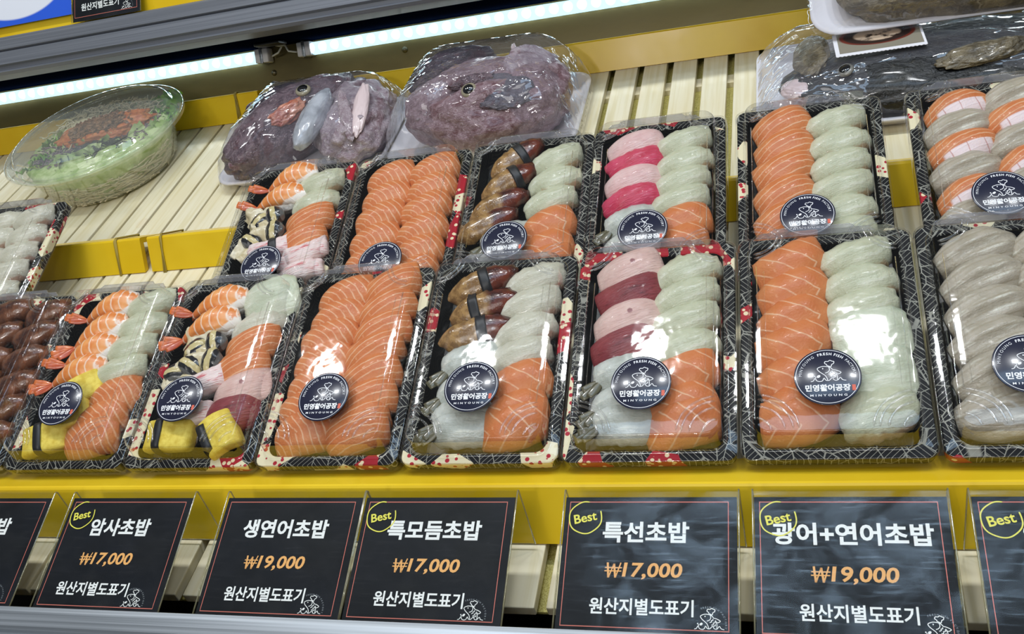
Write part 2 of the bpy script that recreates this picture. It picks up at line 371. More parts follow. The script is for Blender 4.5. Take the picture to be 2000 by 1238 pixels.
M_['brown'] = plain('brown_ledge', '5a4a34', 0.6)
def m_led():
    g = G('led_diffuser'); x, y, z = g.xyz()
    px = g.math('SUBTRACT', g.math('PINGPONG', x, 0.0115), 0.0)
    d = g.math('SQRT', g.math('ADD', g.math('MULTIPLY', px, px), g.math('MULTIPLY', z, z)))
    m = g.mr(d, 0.0085, 0.0055)
    st = g.math('ADD', g.math('MULTIPLY', m, 9.0), 1.5)
    col = g.mix(m, (0.55, 0.86, 1.0, 1), (0.9, 0.98, 1.0, 1))
    e = g.n('ShaderNodeEmission', {0: col, 1: st}); g.nt.links.new(e.outputs[0], g.out.inputs[0]); return g.m
M_['led'] = m_led()
def m_fishskin(name, a, b, c, sc=30):
    g = G(name); n = g.noise(sc, detail=6, rough=0.7, dist=1.2); n2 = g.noise(sc*4, vec=g.mapv((1.0, 2.2, 1.0), rot=(0, 0, 0.6)), detail=4, dist=0.6); n3 = g.noise(sc*0.55, detail=4, dist=1.5)
    col = g.mix(g.mr(n, 0.35, 0.65), lin(a), lin(b)); col = g.mix(g.mr(n2, 0.58, 0.72, 0, 0.6), col, lin(c)); col = g.mix(g.mr(n3, 0.52, 0.66, 0, 0.6), col, lin('5c2a30') if 'sea' in name else lin(a))
    return g.bsdf(col, 0.33, nrm=g.bump(g.math('ADD', n2, n), 0.8, 0.004), coat=0.3)
M_['bream'] = m_fishskin('sea_bream_skin', '4c3c46', '7d6a72', 'bfb2b8', 55)
M_['breampale'] = m_fishskin('sea_bream_pale', '7c6066', 'a38a92', 'd8ccd0', 55)
M_['bream_dark'] = m_fishskin('sea_bream_back', '2a1e2a', '523f4a', '968690', 55)
M_['silver'] = m_fishskin('sea_bream_silver', '94808a', 'bcaeb4', 'e6e2e4', 45)
M_['greybream'] = m_fishskin('sea_bream_grey', '4a4650', '726c76', 'a49ea8', 55)
M_['darkfish'] = m_fishskin('rockfish_skin', '0a0d11', '1e1f1c', '3c3828', 22)
M_['brownfish'] = m_fishskin('brown_fish_skin', '4a4232', '7e7258', 'a89c84', 22)
M_['mouth'] = plain('pale_mouth', 'd8c4c4', 0.35, coat=0.3)
M_['eyewhite'] = plain('eye_ring', '948c76', 0.2, coat=0.5)
M_['pupil'] = plain('pupil', '05070b', 0.1, coat=0.8)
M_['sac'] = m_noise('swim_bladder', '8e929a', 'b6bac2', 40, 0.2, coat=0.5)
M_['gill'] = m_noise('gill_flesh', '9a4a3a', 'c88a70', 60, 0.3, coat=0.4)
M_['lettuce'] = m_noise('lettuce', '8cab4c', 'ccdaa0', 50, 0.45)
M_['frill'] = m_noise('frilly_lettuce', '5c962a', '96c64a', 60, 0.45)
M_['cabbage'] = m_noise('cabbage_shreds', 'd2c8a0', 'e6dcc0', 60, 0.45)
M_['purple'] = m_noise('purple_shreds', '5e4656', '8a707c', 60, 0.45)
M_['roe'] = m_noise('orange_fish', 'c05a24', 'e08a44', 120, 0.35, 0.5, 0.002)
M_['flake'] = m_noise('brown_flakes', '5c3820', 'a87c58', 90, 0.5)
M_['seaweed'] = plain('seaweed_strips', '20261e', 0.5)
def m_poster():
    g = G('blue_poster'); x, y, z = g.xyz()
    dx = g.math('ADD', x, 0.02); dz = g.math('SUBTRACT', z, 0.075)
    d = g.math('SQRT', g.math('ADD', g.math('MULTIPLY', g.math('MULTIPLY', dx, dx), 0.35), g.math('MULTIPLY', dz, dz)))
    return g.bsdf(g.mix(g.mr(d, 0.068, 0.064), lin('2c5ed8'), lin('e4e8f2')), 0.35)
M_['poster'] = m_poster()
# ------------------------------------------------------------------ frames
A45 = math.radians(45); A30 = math.radians(30)
R45 = Matrix.Rotation(A45, 4, 'X'); R30 = Matrix.Rotation(A30, 4, 'X')
def fr45(u, v, n):      # frame of the leaning trays: x along the shelf, y up the lean, z out of the lid
    return Matrix.Translation(R45 @ Vector((u, v, n))) @ R45
SLAT0 = Matrix.Translation((0, -0.03, -0.07)) @ R30
def on_slats(X, Y, h=0.0):   # frame on the slats under world point X, Y
    return SLAT0 @ Matrix.Translation((X, (Y+0.03)/math.cos(A30), h))
TR = lambda x, y, z: Matrix.Translation((x, y, z))
RZ = lambda d: Matrix.Rotation(math.radians(d), 4, 'Z')
RXm = lambda d: Matrix.Rotation(math.radians(d), 4, 'X')
RY = lambda d: Matrix.Rotation(math.radians(d), 4, 'Y')

# ------------------------------------------------------------------ lettering
_tc = {}
def glyphs(body, bold=0.0, shear=0.0, spacing=1.0):
    key = (body, bold, shear, spacing)
    if key in _tc: return _tc[key]
    c = bpy.data.curves.new('lettering', 'FONT'); c.body = body; c.offset = bold; c.shear = shear; c.space_character = spacing; c.resolution_u = 3; c.dimensions = '2D'; c.fill_mode = 'FRONT'
    o = bpy.data.objects.new('lettering', c); COL.objects.link(o)
    dg = bpy.context.evaluated_depsgraph_get(); me = bpy.data.meshes.new_from_object(o.evaluated_get(dg))
    v = [tuple(q.co) for q in me.vertices]; f = [tuple(p.vertices) for p in me.polygons]
    bpy.data.objects.remove(o); bpy.data.curves.remove(c); bpy.data.meshes.remove(me)
    x0 = min((p[0] for p in v), default=0); x1 = max((p[0] for p in v), default=1); y0 = min((p[1] for p in v), default=0); y1 = max((p[1] for p in v), default=1)
    _tc[key] = (v, f, x0, x1, y0, y1); return _tc[key]
def put_text(mb, body, cx, cy, wd, ht, z=0.0, bold=0.0, shear=0.0, rot=0.0, spacing=1.0, mi=0):
    v, f, x0, x1, y0, y1 = glyphs(body, bold, shear, spacing)
    sx = wd/(x1-x0) if wd else ht/(y1-y0); sy = ht/(y1-y0) if ht else sx
    T = TR(cx, cy, z) @ RZ(rot)
    mb.add([((p[0]-(x0+x1)/2)*sx, (p[1]-(y0+y1)/2)*sy, 0) for p in v], f, mi, False, T)
def arc_text(mb, body, r, a0, a1, ht, z, bold, mi=0):
    W = [glyphs(ch, bold) if ch != ' ' else None for ch in body]
    adv = [(g[3]-g[2]+0.16) if g else 0.34 for g in W]; tot = sum(adv); s = 0
    capH = glyphs('H', bold); k = ht/(capH[5]-capH[4])
    for g, a in zip(W, adv):
        t = (s+a/2)/tot; s += a
        if not g: continue
        an = math.radians(a0 + (a1-a0)*t); v, f, x0, x1, y0, y1 = g
        T = TR(r*math.cos(an), r*math.sin(an), z) @ Matrix.Rotation(an-math.pi/2, 4, 'Z')
        mb.add([((p[0]-(x0+x1)/2)*k, p[1]*k, 0) for p in v], f, mi, False, T)
def ribbon(mb, pts, wd, z=0.0, closed=False, mi=0):
    P = [Vector((p[0], p[1], 0)) for p in pts]; m = len(P); v = []
    for i, p in enumerate(P):
        a = P[(i-1) % m] if (closed or i) else p; b = P[(i+1) % m] if (closed or i < m-1) else p
        t = (b-a); t = t.normalized() if t.length else Vector((1, 0, 0)); s = Vector((-t.y, t.x, 0))*wd/2
        v += [(p.x+s.x, p.y+s.y, z), (p.x-s.x, p.y-s.y, z)]
    f = [(2*i, 2*i+1, 2*((i+1) % m)+1, 2*((i+1) % m)) for i in range(m if closed else m-1)]
    mb.add(v, f, mi, False)
def smooth2(pts, k=4, closed=False):
    out = []; m = len(pts)
    for i in range(m if closed else m-1):
        p0 = pts[(i-1) % m] if (closed or i) else pts[0]; p1 = pts[i]; p2 = pts[(i+1) % m]; p3 = pts[(i+2) % m] if (closed or i+2 < m) else pts[m-1]
        for j in range(k):
            t = j/k
            out.append(tuple(0.5*((2*p1[q]) + (-p0[q]+p2[q])*t + (2*p0[q]-5*p1[q]+4*p2[q]-p3[q])*t*t + (-p0[q]+3*p1[q]-3*p2[q]+p3[q])*t**3) for q in (0, 1)))
    if not closed: out.append(tuple(pts[-1]))
    return out
def emblem(mb, r, cx, cy, z, wd):
    S = lambda L: [((x-770)/455*r+cx, -(y-585)/370*r+cy) for x, y in L]
    for L, cl in (([(850,502),(810,468),(760,456),(700,455),(640,478),(655,512),(700,546),(740,575),(762,610),(772,645)], False),
                  ([(795,466),(803,500),(780,530),(742,542)], False), ([(835,512),(838,530),(812,535),(815,552),(785,562)], False),
                  ([(868,540),(872,560),(842,565),(846,585),(812,592)], False), ([(872,580),(876,598),(850,605),(840,622)], False),
                  ([(848,502),(900,512),(955,540),(905,560),(876,530),(900,580),(898,645)], False),
                  ([(765,440),(768,428),(742,412),(752,388),(790,388),(815,374),(842,386),(868,392),(862,418),(838,430),(826,462)], False), ([(766,440),(824,462)], False),
                  ([(542,650),(575,642),(602,608),(622,640),(662,652),(700,642),(722,608),(748,638),(790,640),(832,606),(856,636),(900,642),(940,606),(968,636),(1015,646)], False),
                  ([(612,604),(608,588)], False)):
        ribbon(mb, smooth2(S(L), 4, cl), wd, z)
    for ex, ey, ax, ay, ro in ((712,482,9,9,0), (650,584,27,17,25), (596,580,10,10,0)):
        n = 14; c = S([(ex, ey)])[0]; v = [(c[0], c[1], z)]
        for k in range(n):
            a = 2*math.pi*k/n; px, py = ax*math.cos(a), ay*math.sin(a); q = math.radians(ro)
            v.append((c[0]+(px*math.cos(q)-py*math.sin(q))/455*r, c[1]+(px*math.sin(q)+py*math.cos(q))/370*r, z))
        mb.add(v, [(0, k+1, (k+1) % n+1) for k in range(n)], 0, False)
def ring(mb, r, wd, z, cx=0.0, cy=0.0, a0=0, a1=360, n=64, wob=0.0):
    full = a1-a0 >= 360; k = n if full else n+1
    ribbon(mb, [((r+wob*math.sin(5*t/n*6.28))*math.cos(math.radians(a0+(a1-a0)*t/n))+cx, (r+wob*math.sin(5*t/n*6.28))*math.sin(math.radians(a0+(a1-a0)*t/n))+cy) for t in range(k)], wd, z, full)

# ------------------------------------------------------------------ setting
X0, X1 = -1.25, 1.35
mb = MB(); mb.add(*box(X0, X1, 0.797, 0.82, 0.30, 0.62), sm=False); wall = tag(obj('wall_back', mb.mesh('wall_back', [M_['wall']])), kind='structure')
mb = MB(); mb.add(*box(X0, X1, 0.612, 0.80, 0.504, 0.512), sm=False); tag(obj('ceiling', mb.mesh('ceiling', [M_['under']])), kind='structure')
mb = MB(); mb.add(*box(X0, X1, -0.168, 0.80, -0.150, -0.135), sm=False); mb.add(*box(X0, X1, 0.78, 0.80, -0.135, 0.31), sm=False)
tag(obj('floor', mb.mesh('floor', [M_['black']])), kind='structure')
mb = MB(); mb.add(*box(X0, X1, -0.128, -0.112, -0.135, -0.112), sm=False); tag(obj('trim_1', mb.mesh('trim_1', [M_['brown']])), kind='structure')
mb = MB(); mb.add(*box(X0, X1, -0.0375, 0.95, -0.0225, -0.0195), sm=False)
tag(obj('gold_backing', mb.mesh('gold_backing', [M_['gold']]), M=SLAT0), 'gold glitter sheet showing through the gaps between the wooden slats', 'backing sheet')

# slatted rack
rack = tag(empty('slatted_rack', SLAT0), 'sloping rack of pale pine slats under all the food', 'rack')
edges = [0.405+0.0455*k for k in range(0, 19)] + [0.405-0.04387*k for k in range(1, 16)] + [-0.2531-0.0452*k for k in range(1, 20)]
rnd = random.Random(3)
slm = {}
for e in edges:
    wd = 0.0355 if e > 0.1 else 0.0395
    mb = MB(); mb.add(*bevel_box(-wd, 0, -0.0455+rnd.uniform(-0.001, 0.001), 0.94, -0.011, 0.0, 0.0012, 2), sm=False)
    obj('slat', mb.mesh('slat', [M_['wood']]), rack, TR(e, 0, rnd.uniform(-0.0006, 0.0)))
for y in (0.06, 0.46, 0.845):
    mb = MB(); mb.add(*box(X0, X1, y-0.012, y+0.012, -0.0192, -0.0112), sm=False); obj('crossbar', mb.mesh('crossbar', [M_['wood']]), rack)

# yellow L-shaped boards that carry the trays
def board(x0, x1, yf, z0, z1, depth, label):
    mb = MB()
    prof = [(yf, z0), (yf, z1-0.003), (yf+0.001, z1-0.001), (yf+0.003, z1), (yf+depth, z1), (yf+depth, z1-0.008), (yf+0.008, z1-0.008), (yf+0.008, z0+0.004), (yf+0.007, z0+0.0025)]
    mb.add(*extrude_x(prof[::-1], x0, x1), sm=False)
    return tag(obj('ledge_board', mb.mesh('ledge_board', [M_['yellow']])), label, 'ledge')
board(X0, X1, -0.016, -0.0605, -0.0052, 0.058, 'long glossy yellow ledge under the front row of sushi trays')
board(X0, -0.222, 0.378, 0.167, 0.217, 0.05, 'short yellow ledge board left of the gap, in front of the salad bowl')
board(-0.210, X1, 0.378, 0.167, 0.217, 0.05, 'yellow ledge board behind the back row of trays, right of the gap')
board(X0, -0.216, 0.747, 0.380, 0.430, 0.046, 'top yellow ledge board behind the salad bowl')
board(-0.207, X1, 0.747, 0.380, 0.430, 0.046, 'long top yellow ledge board behind the wrapped fish heads')
def rband(x, yf, z0, z1, depth, label):
    mb = MB(); rr = random.Random(int(x*1000))
    for k in range(3):
        a = x+rr.uniform(-0.004, 0.004); b = x+rr.uniform(-0.004, 0.004); e = 0.0016+0.0003*k
        mb.add(*tube([(a, yf-e, z0-0.002), (b, yf-e, z1-0.002), (b, yf+0.002, z1+e), (b, yf+depth+e, z1+e), (a, yf+depth+e, z1-0.010), (a, yf+0.009, z0-0.002)], 0.0011, 5, True))
    tag(obj('rubber_band', mb.mesh('rubber_band', [M_['rubber']])), label, 'rubber band')
rband(-0.262, 0.378, 0.167, 0.217, 0.05, 'tan rubber band around the short yellow board, left of the gap')
rband(-0.186, 0.378, 0.167, 0.217, 0.05, 'tan rubber band around the yellow board just right of the gap')
rband(-0.258, 0.747, 0.380, 0.430, 0.046, 'tan rubber band around the top yellow board beside the salad bowl')

# aluminium front rail and the shelf above
prof = [(-0.150, -0.0697), (-0.146, -0.0677), (-0.142, -0.0697), (-0.142, -0.0792), (-0.146, -0.0842), (-0.146, -0.1340), (-0.176, -0.1340), (-0.176, -0.1142), (-0.170, -0.1102), (-0.170, -0.1022), (-0.174, -0.0982), (-0.174, -0.0907), (-0.168, -0.0872), (-0.160, -0.0852), (-0.160, -0.0782)]
mb = MB(); mb.add(*extrude_x(prof, X0, X1), sm=False)
tag(obj('shelf_rail', mb.mesh('shelf_rail', [M_['alu']])), 'silver grooved aluminium rail in front of the price cards', 'rail')
prof = [(0.606, 0.503), (0.620, 0.503), (0.66, 0.503), (0.66, 0.566), (0.612, 0.566), (0.606, 0.563), (0.604, 0.545), (0.609, 0.5425), (0.604, 0.540), (0.600, 0.520), (0.606, 0.517), (0.606, 0.511), (0.602, 0.508)]
mb = MB(); mb.add(*extrude_x(prof, X0, X1), sm=False)
tag(obj('upper_shelf_rail', mb.mesh('upper_shelf_rail', [M_['alud']])), 'dark grey grooved metal rail of the shelf above', 'rail')
mb = MB(); mb.add(*box(X0, X1, 0.628, 0.66, 0.566, 0.72), sm=False)
tag(obj('upper_ledge_board', mb.mesh('upper_ledge_board', [M_['yellow']])), 'yellow board at top left behind the upper price card', 'ledge')

# LED strips under the upper shelf
def strip(x0, x1, cap, label):
    t = tag(empty('light_strip', Matrix.Translation((x0, 0.786, 0.4895))), label, 'light', 'white LED strips under the upper shelf')
    prof = [(-0.010*math.sin(math.radians(a)), 0.0105*math.cos(math.radians(a))) for a in range(0, 181, 15)] + [(0.006, -0.0105), (0.006, 0.0105)]
    mb = MB(); mb.add(*extrude_x(prof, 0, x1-x0)); obj('diffuser', mb.mesh('diffuser', [M_['led']]), t)
    for cx in cap:
        mb = MB(); mb.add(*bevel_box(cx-0.013, cx+0.013, -0.012, 0.008, -0.012, 0.0125, 0.002)); obj('end_cap', mb.mesh('end_cap', [M_['foam']]), t)
        mb = MB(); mb.add(*bevel_box(cx-0.003, cx+0.003, -0.0135, 0.009, -0.0135, 0.014, 0.001)); obj('clip', mb.mesh('clip', [M_['alu']]), t)
    return t
s1 = strip(X0, -0.226, [X0*0+(-0.226-X0)+0.013], 'glowing white LED strip above the salad bowl, left of the cable gap')
s2 = strip(-0.116, X1, [-0.013], 'glowing white LED strip above the fish packs, right of the cable gap')
for i, (pts, lb) in enumerate((([(-0.195, 0.782, 0.487), (-0.178, 0.774, 0.490), (-0.170, 0.775, 0.500), (-0.172, 0.735, 0.501)], 'thin white cable from the end of the left LED strip'),
                ([(-0.146, 0.782, 0.487), (-0.158, 0.774, 0.490), (-0.163, 0.775, 0.500), (-0.160, 0.735, 0.501)], 'thin white cable from the end of the right LED strip'))):
    mb = MB(); sp = []
    P = [Vector(p) for p in pts]
    for a, b in zip(P[:-1], P[1:]): sp += [a.lerp(b, t/4) for t in range(4)]
    mb.add(*tube(sp+[P[-1]], 0.0017, 6)); tag(obj('cable', mb.mesh('cable', [M_['cable']])), lb, 'cable')
mb = MB(); mb.add(*bevel_box(-0.190, -0.142, 0.715, 0.745, 0.4975, 0.5035, 0.002)); tag(obj('cable_tape', mb.mesh('cable_tape', [M_['black']])), 'black tape holding the cables under the upper shelf', 'tape')
for sx, sz in ((-0.205, 0.460), (0.05, 0.465), (0.62, 0.465)):
    mb = MB(); mb.add(*lathe([(0.0, 0.004), (0.003, 0.0035), (0.0052, 0.0015), (0.0055, 0.0)], 16), T=TR(sx, 0.797, sz) @ RXm(90)); obj('screw', mb.mesh('screw', [M_['screw']]), wall)

# ------------------------------------------------------------------ price cards
CW, CH = 0.1385, 0.118
def strip_sheet(path, x0, x1, t):      # bent clear sheet: path in (y,z)
    o = []; n = len(path)
    for i, p in enumerate(path):
        a = path[max(i-1, 0)]; b = path[min(i+1, n-1)]; d = Vector((b[0]-a[0], b[1]-a[1])).normalized(); o.append((p[0]-d.y*t, p[1]+d.x*t))
    return extrude_x(list(path)+o[::-1], x0, x1)
def won_sign(mb, cx, cy, wd, ht, z):
    q = lambda x, y: (cx+(x-0.5)*wd+0.12*(y-0.5)*ht, cy+(y-0.5)*ht)
    for a, b, k in (((0.06, 1), (0.27, 0), 0.0016), ((0.27, 0), (0.5, 0.92), 0.0010), ((0.5, 0.92), (0.73, 0), 0.0016), ((0.73, 0), (0.94, 1), 0.0010)): ribbon(mb, [q(*a), q(*b)], k, z)
    for y in (0.66, 0.44): ribbon(mb, [q(-0.06, y), q(1.06, y)], 0.0009, z+0.00004)
def card(u, name, price, best, label, nx=0.0, nw=0.07, px=0.0, pw=0.059, ox=0.0, ow=0.078, ex=0.116, wd=CW, M=None, leg=True, ang=None):
    t = tag(empty('price_card', M or fr45(u, -0.151, 0.038)), label, 'price card')
    path = [(0.0, 0.0), (0.06, 0.0), (CH-0.003, 0.0), (CH-0.001, -0.0008), (CH-0.0006, -0.0025)] + ([(0.1064, -0.034), (0.0948, -0.0645)] if leg else [(CH-0.0008, -0.006)])
    mb = MB(); mb.add(*strip_sheet(path, 0.0, wd, 0.0014), sm=False)
    for ex_ in (0.0, wd): mb.add(*tube([(ex_, y+0.0001, z+0.0007) for y, z in path], 0.00075, 5), mi=1)
    if leg: mb.add(*tube([(0.0, 0.0948, -0.0645), (wd, 0.0948, -0.0645)], 0.0007, 5), mi=1)
    obj('clear_stand', mb.mesh('clear_stand', [M_['acrylic'], M_['acrylic_edge']]), t)
    mb = MB(); mb.add(*box(0.0012, wd-0.0015, 0.001, CH-0.007, -0.0011, -0.0006), sm=False); ins = obj('printed_insert', mb.mesh('printed_insert', [M_['card']]), t)
    Z = -0.0004
    def sub(nm, mat, fn):
        m = MB(); fn(m); o = obj(nm, m.mesh(nm, [M_[mat]]), ins); return o
    sub('border_line', 'frame_print', lambda m: ribbon(m, [(0.0052, 0.0078), (wd-0.008, 0.0078), (wd-0.008, 0.1068), (0.0052, 0.1068)], 0.0009, Z, True))
    if name: sub('title_lettering', 'white_print', lambda m: put_text(m, name, nx, 0.0818, nw, 0.0172, Z+0.0001, 0.030))
    if price: sub('price_lettering', 'orange_print', lambda m: (won_sign(m, px-pw*0.40, 0.0512, pw*0.20, 0.0118, Z+0.0001), put_text(m, price[1:], px+pw*0.11, 0.0508, pw*0.78, 0.0132, Z+0.0001, 0.024, 0.12)))
    sub('origin_lettering', 'white_print', lambda m: put_text(m, '원산지별도표기', ox, 0.0235, ow, 0.0126, Z+0.0001, 0.022))
    def emb(m):
        emblem(m, 0.0205, ex, 0.0125, Z+0.0001, 0.00055)
    sub('fish_emblem', 'white_print', emb)
    sub('emblem_lettering', 'grey_print', lambda m: arc_text(m, 'FRESH FISH FACTORY', 0.0118, 118, -15, 0.0013, Z+0.0001, 0.0) or [m.v.__setitem__(i, (p[0]+ex, p[1]+0.0125, p[2])) for i, p in enumerate(m.v)])
    if best:
        def bs(m):
            ring(m, 0.0133, 0.0010, Z+0.0003, 0.0185, 0.0935, 80, 385, 60, 0.0002)
            put_text(m, 'Best', 0.0185, 0.0935, 0.0185, 0.0078, Z+0.0004, 0.02, 0.0, 12)
        sub('best_stamp', 'yellow_print', bs)
    return t
card(-0.171, '초밥', None, False, 'black price card cut by the left edge of the photo', 0.0825, 0.034, 0, 0.05, 0.06, 0.078, 0.112)
card(-0.0090, '암사초밥', '₩17,000', True, 'black price card for 17,000 under the shrimp and egg sushi tray', 0.0665, 0.067, 0.0633, 0.057, 0.0595, 0.0785, 0.1065)
card(0.1650, '생연어초밥', '₩19,000', False, 'black 19,000 price card without a yellow stamp', 0.0677, 0.0845, 0.0655, 0.0585, 0.0633, 0.0777, 0.1095)
card(0.3045, '특모듬초밥', '₩17,000', True, 'black 17,000 price card touching the 19,000 card on its left', 0.0690, 0.0843, 0.0675, 0.0585, 0.0652, 0.0785, 0.1117)
card(0.4838, '특선초밥', '₩17,000', True, 'black 17,000 price card below the front dark tuna tray', 0.0672, 0.0675, 0.0670, 0.0588, 0.0660, 0.0785, 0.1162)
card(0.6325, '광어+연어초밥', '₩19,000', True, 'black 19,000 price card with a stamp and a plus sign in its title', 0.0697, 0.112, 0.0703, 0.0588, 0.0704, 0.0787, 0.1205)
card(0.7845, '연어초밥', None, True, 'black stamped price card cut by the right edge of the photo', 0.0645, 0.067, 0.07, 0.0588, 0.07, 0.0787, 0.1205)

# upper shelf card and poster
UPC = Matrix.Translation((-0.456, 0.607, 0.5665)) @ RXm(76)
card(0, None, None, False, 'black price card on the upper shelf at the top left', ox=0.056, ow=0.075, ex=0.108, wd=0.1365, M=UPC, leg=False)
mb = MB(); mb.add(*box(-0.20, 0.096, -0.0006, 0.0, 0.0, 0.14), sm=False)
tag(obj('poster', mb.mesh('poster', [M_['poster']]), M=Matrix.Translation((-0.56, 0.622, 0.584)) @ RXm(-6)), 'blue poster with a white round shape at the top left corner', 'poster')
# ------------------------------------------------------------------ sushi trays
TL, TWD = 0.238, 0.155
def make_tray_meshes():
    cy = TL/2
    mb = MB()
    inner = [rrect(0.0645, 0.1065, 0.012, 0.0008, 6, cy), rrect(0.0618, 0.1035, 0.011, -0.016, 6, cy), rrect(0.0600, 0.1015, 0.010, -0.0185, 6, cy)]
    rim = [rrect(0.0746, 0.1166, 0.009, -0.0100, 6, cy), rrect(0.0752, 0.1172, 0.009, -0.0035, 6, cy), rrect(0.0752, 0.1172, 0.009, 0.0008, 6, cy), rrect(0.0744, 0.1164, 0.0085, 0.0018, 6, cy), rrect(0.0655, 0.1075, 0.0125, 0.0018, 6, cy), inner[0]]
    v, f = loft(rim); mb.add(v, f, 0, False)
    v, f = loft(inner, cap_last=True); mb.add(v, f, 1, False)
    out = [rrect(0.0746, 0.1166, 0.009, -0.0100, 6, cy), rrect(0.0738, 0.1158, 0.0085, -0.0100, 6, cy), rrect(0.0735, 0.1155, 0.0085, -0.0030, 6, cy), rrect(0.0715, 0.1130, 0.010, -0.0035, 6, cy), rrect(0.0625, 0.104, 0.010, -0.0212, 6, cy)]
    v, f = loft(out, cap_last=True); mb.add(v, [tuple(reversed(q)) for q in f], 1, False)
    mb.v = [(x, y*0.975, z) for x, y, z in mb.v]; base = mb.mesh('tray_base', [M_['rim'], M_['tray']])
    mb = MB()
    dome = lambda x, y: 0.0012*(1-(x/0.066)**2)*(1-((y-cy)/0.108)**2)
    rings = [rrect(0.0774, 0.1189, 0.011, -0.0104, 8, cy), rrect(0.0770, 0.1186, 0.011, -0.0098, 8, cy), rrect(0.0770, 0.1186, 0.011, 0.0015, 8, cy), rrect(0.0767, 0.1183, 0.0105, 0.0028, 8, cy), rrect(0.0760, 0.1176, 0.010, 0.0032, 8, cy),
             rrect(0.0690, 0.1108, 0.012, 0.0032, 8, cy), rrect(0.0678, 0.1096, 0.012, 0.0038, 8, cy), rrect(0.0672, 0.1088, 0.012, 0.0056, 8, cy),
             rrect(0.0650, 0.1062, 0.013, 0.0235, 8, cy), rrect(0.0643, 0.1053, 0.013, 0.0255, 8, cy), rrect(0.0633, 0.1043, 0.013, 0.0266, 8, cy), rrect(0.0620, 0.103, 0.0125, 0.0269, 8, cy)]
    for k in (0.85, 0.7, 0.5, 0.3, 0.12): rings.append([(x, y, 0.0269+dome(x, y)) for x, y, z in rrect(0.062*k, 0.103*k, 0.012*k, 0, 8, cy)])
    v, f = loft(rings, cap_last=True); nr = len(rings[0]); mb.add(v, f[:9*nr], 1); mb.m[4*nr:5*nr] = [0]*nr; k0 = len(mb.v); mb.f += f[9*nr:]; mb.m += [0]*len(f[9*nr:]); mb.smooth += [True]*len(f[9*nr:])
    # corner ribs, long side ribs, bottom nubs and the tear-off tab
    for sx in (-1, 1):
        for sy in (-1, 1):
            ox, oy = sx*0.0625, cy+sy*0.1035
            for R, rr in ((0.0345, 0.0009), (0.030, 0.0009), (0.0235, 0.0009), (0.0125, 0.0009)) if sy < 0 else ((0.028, 0.0009), (0.0235, 0.0010)):
                pts = []
                for k in range(15):
                    a = math.radians(4+82*k/14); x = ox-sx*R*math.cos(a); y = oy-sy*R*math.sin(a); pts.append((x, y, 0.0270+max(0, dome(x, y))))
                mb.add(*tube(pts, [0.0003]+[rr*1.35]*13+[0.0003], 6), mi=1)
        mb.add(*tube([(sx*0.0585, cy-0.068, 0.0273), (sx*0.0585, cy+0.066, 0.0273)], 0.0006, 5), mi=1)
        mb.add(*tube([(sx*0.0520, cy-0.064, 0.0276), (sx*0.0520, cy+0.060, 0.0276)], 0.0004, 5))
        mb.add(*lathe([(0.0034, 0.0), (0.0030, 0.0025), (0.0016, 0.0040), (0.0001, 0.0044)], 14), T=TR(sx*0.030, 0.0105, 0.0032))
    mb.add(*tube([(-0.060, TL-0.0012, 0.0022), (-0.056, TL+0.004, 0.0022), (-0.047, TL+0.0053, 0.0022), (-0.043, TL+0.0093, 0.0022), (0.026, TL+0.0093, 0.0022), (0.030, TL+0.005, 0.0022), (0.042, TL+0.0048, 0.0022), (0.047, TL-0.0012, 0.0022)], 0.0006, 5), mi=1)
    tab = [(-0.060, 0.0), (-0.056, 0.0052), (-0.047, 0.0065), (-0.043, 0.0105), (0.026, 0.0105), (0.030, 0.0062), (0.042, 0.006), (0.047, 0.0)]
    n = len(tab); v = [(x, y+TL-0.0012, 0.0018) for x, y in tab]+[(x, y+TL-0.0012, 0.0024) for x, y in tab]
    mb.add(v, [tuple(range(n-1, -1, -1)), tuple(range(n, 2*n))]+[(i, (i+1) % n, n+(i+1) % n, n+i) for i in range(n)], 2, False)
    mb.v = [(x, y*0.975, z) for x, y, z in mb.v]; lid = mb.mesh('lid', [M_['lid'], M_['lid_edge'], M_['lid_tab']])
    # round label: disc, ring, lettering, emblem, seal
    r = 0.0264
    mb = MB(); mb.add(*lathe([(0.0001, 0.0003), (r*0.985, 0.0003), (r, 0.0001), (r, -0.0003)], 72)); disc = mb.mesh('label_sticker', [M_['sticker']])
    mb = MB(); ring(mb, r*0.94, 0.00045, 0.0006); rg = mb.mesh('ring_line', [M_['white_print']])
    mb = MB(); arc_text(mb, 'MINYOUNG', r*0.765, 180, 117, 0.00235, 0.0006, -0.004); arc_text(mb, 'FRESH FISH', r*0.765, 110, 52, 0.0025, 0.0006, 0.03); arc_text(mb, 'FACTORY', r*0.765, 46, 2, 0.00235, 0.0006, 0.0)
    put_text(mb, '민영활어공장', -0.0003, -0.405*r, 1.33*r, 0.245*r, 0.0006, 0.035)
    put_text(mb, 'MINYOUNG', 0, -0.665*r, 1.08*r, 0.075*r, 0.0006, 0.02, spacing=1.7); lt = mb.mesh('lettering', [M_['white_print']])
    mb = MB(); emblem(mb, r, 0, 0, 0.0006, 0.00062); em = mb.mesh('fish_emblem', [M_['white_print']])
    mb = MB(); mb.add(*box(0.695*r, 0.80*r, -0.52*r, -0.32*r, 0.0005, 0.0007), sm=False); sl = mb.mesh('red_seal', [M_['red_print']])
    return base, lid, disc, rg, lt, em, sl
TM = make_tray_meshes()
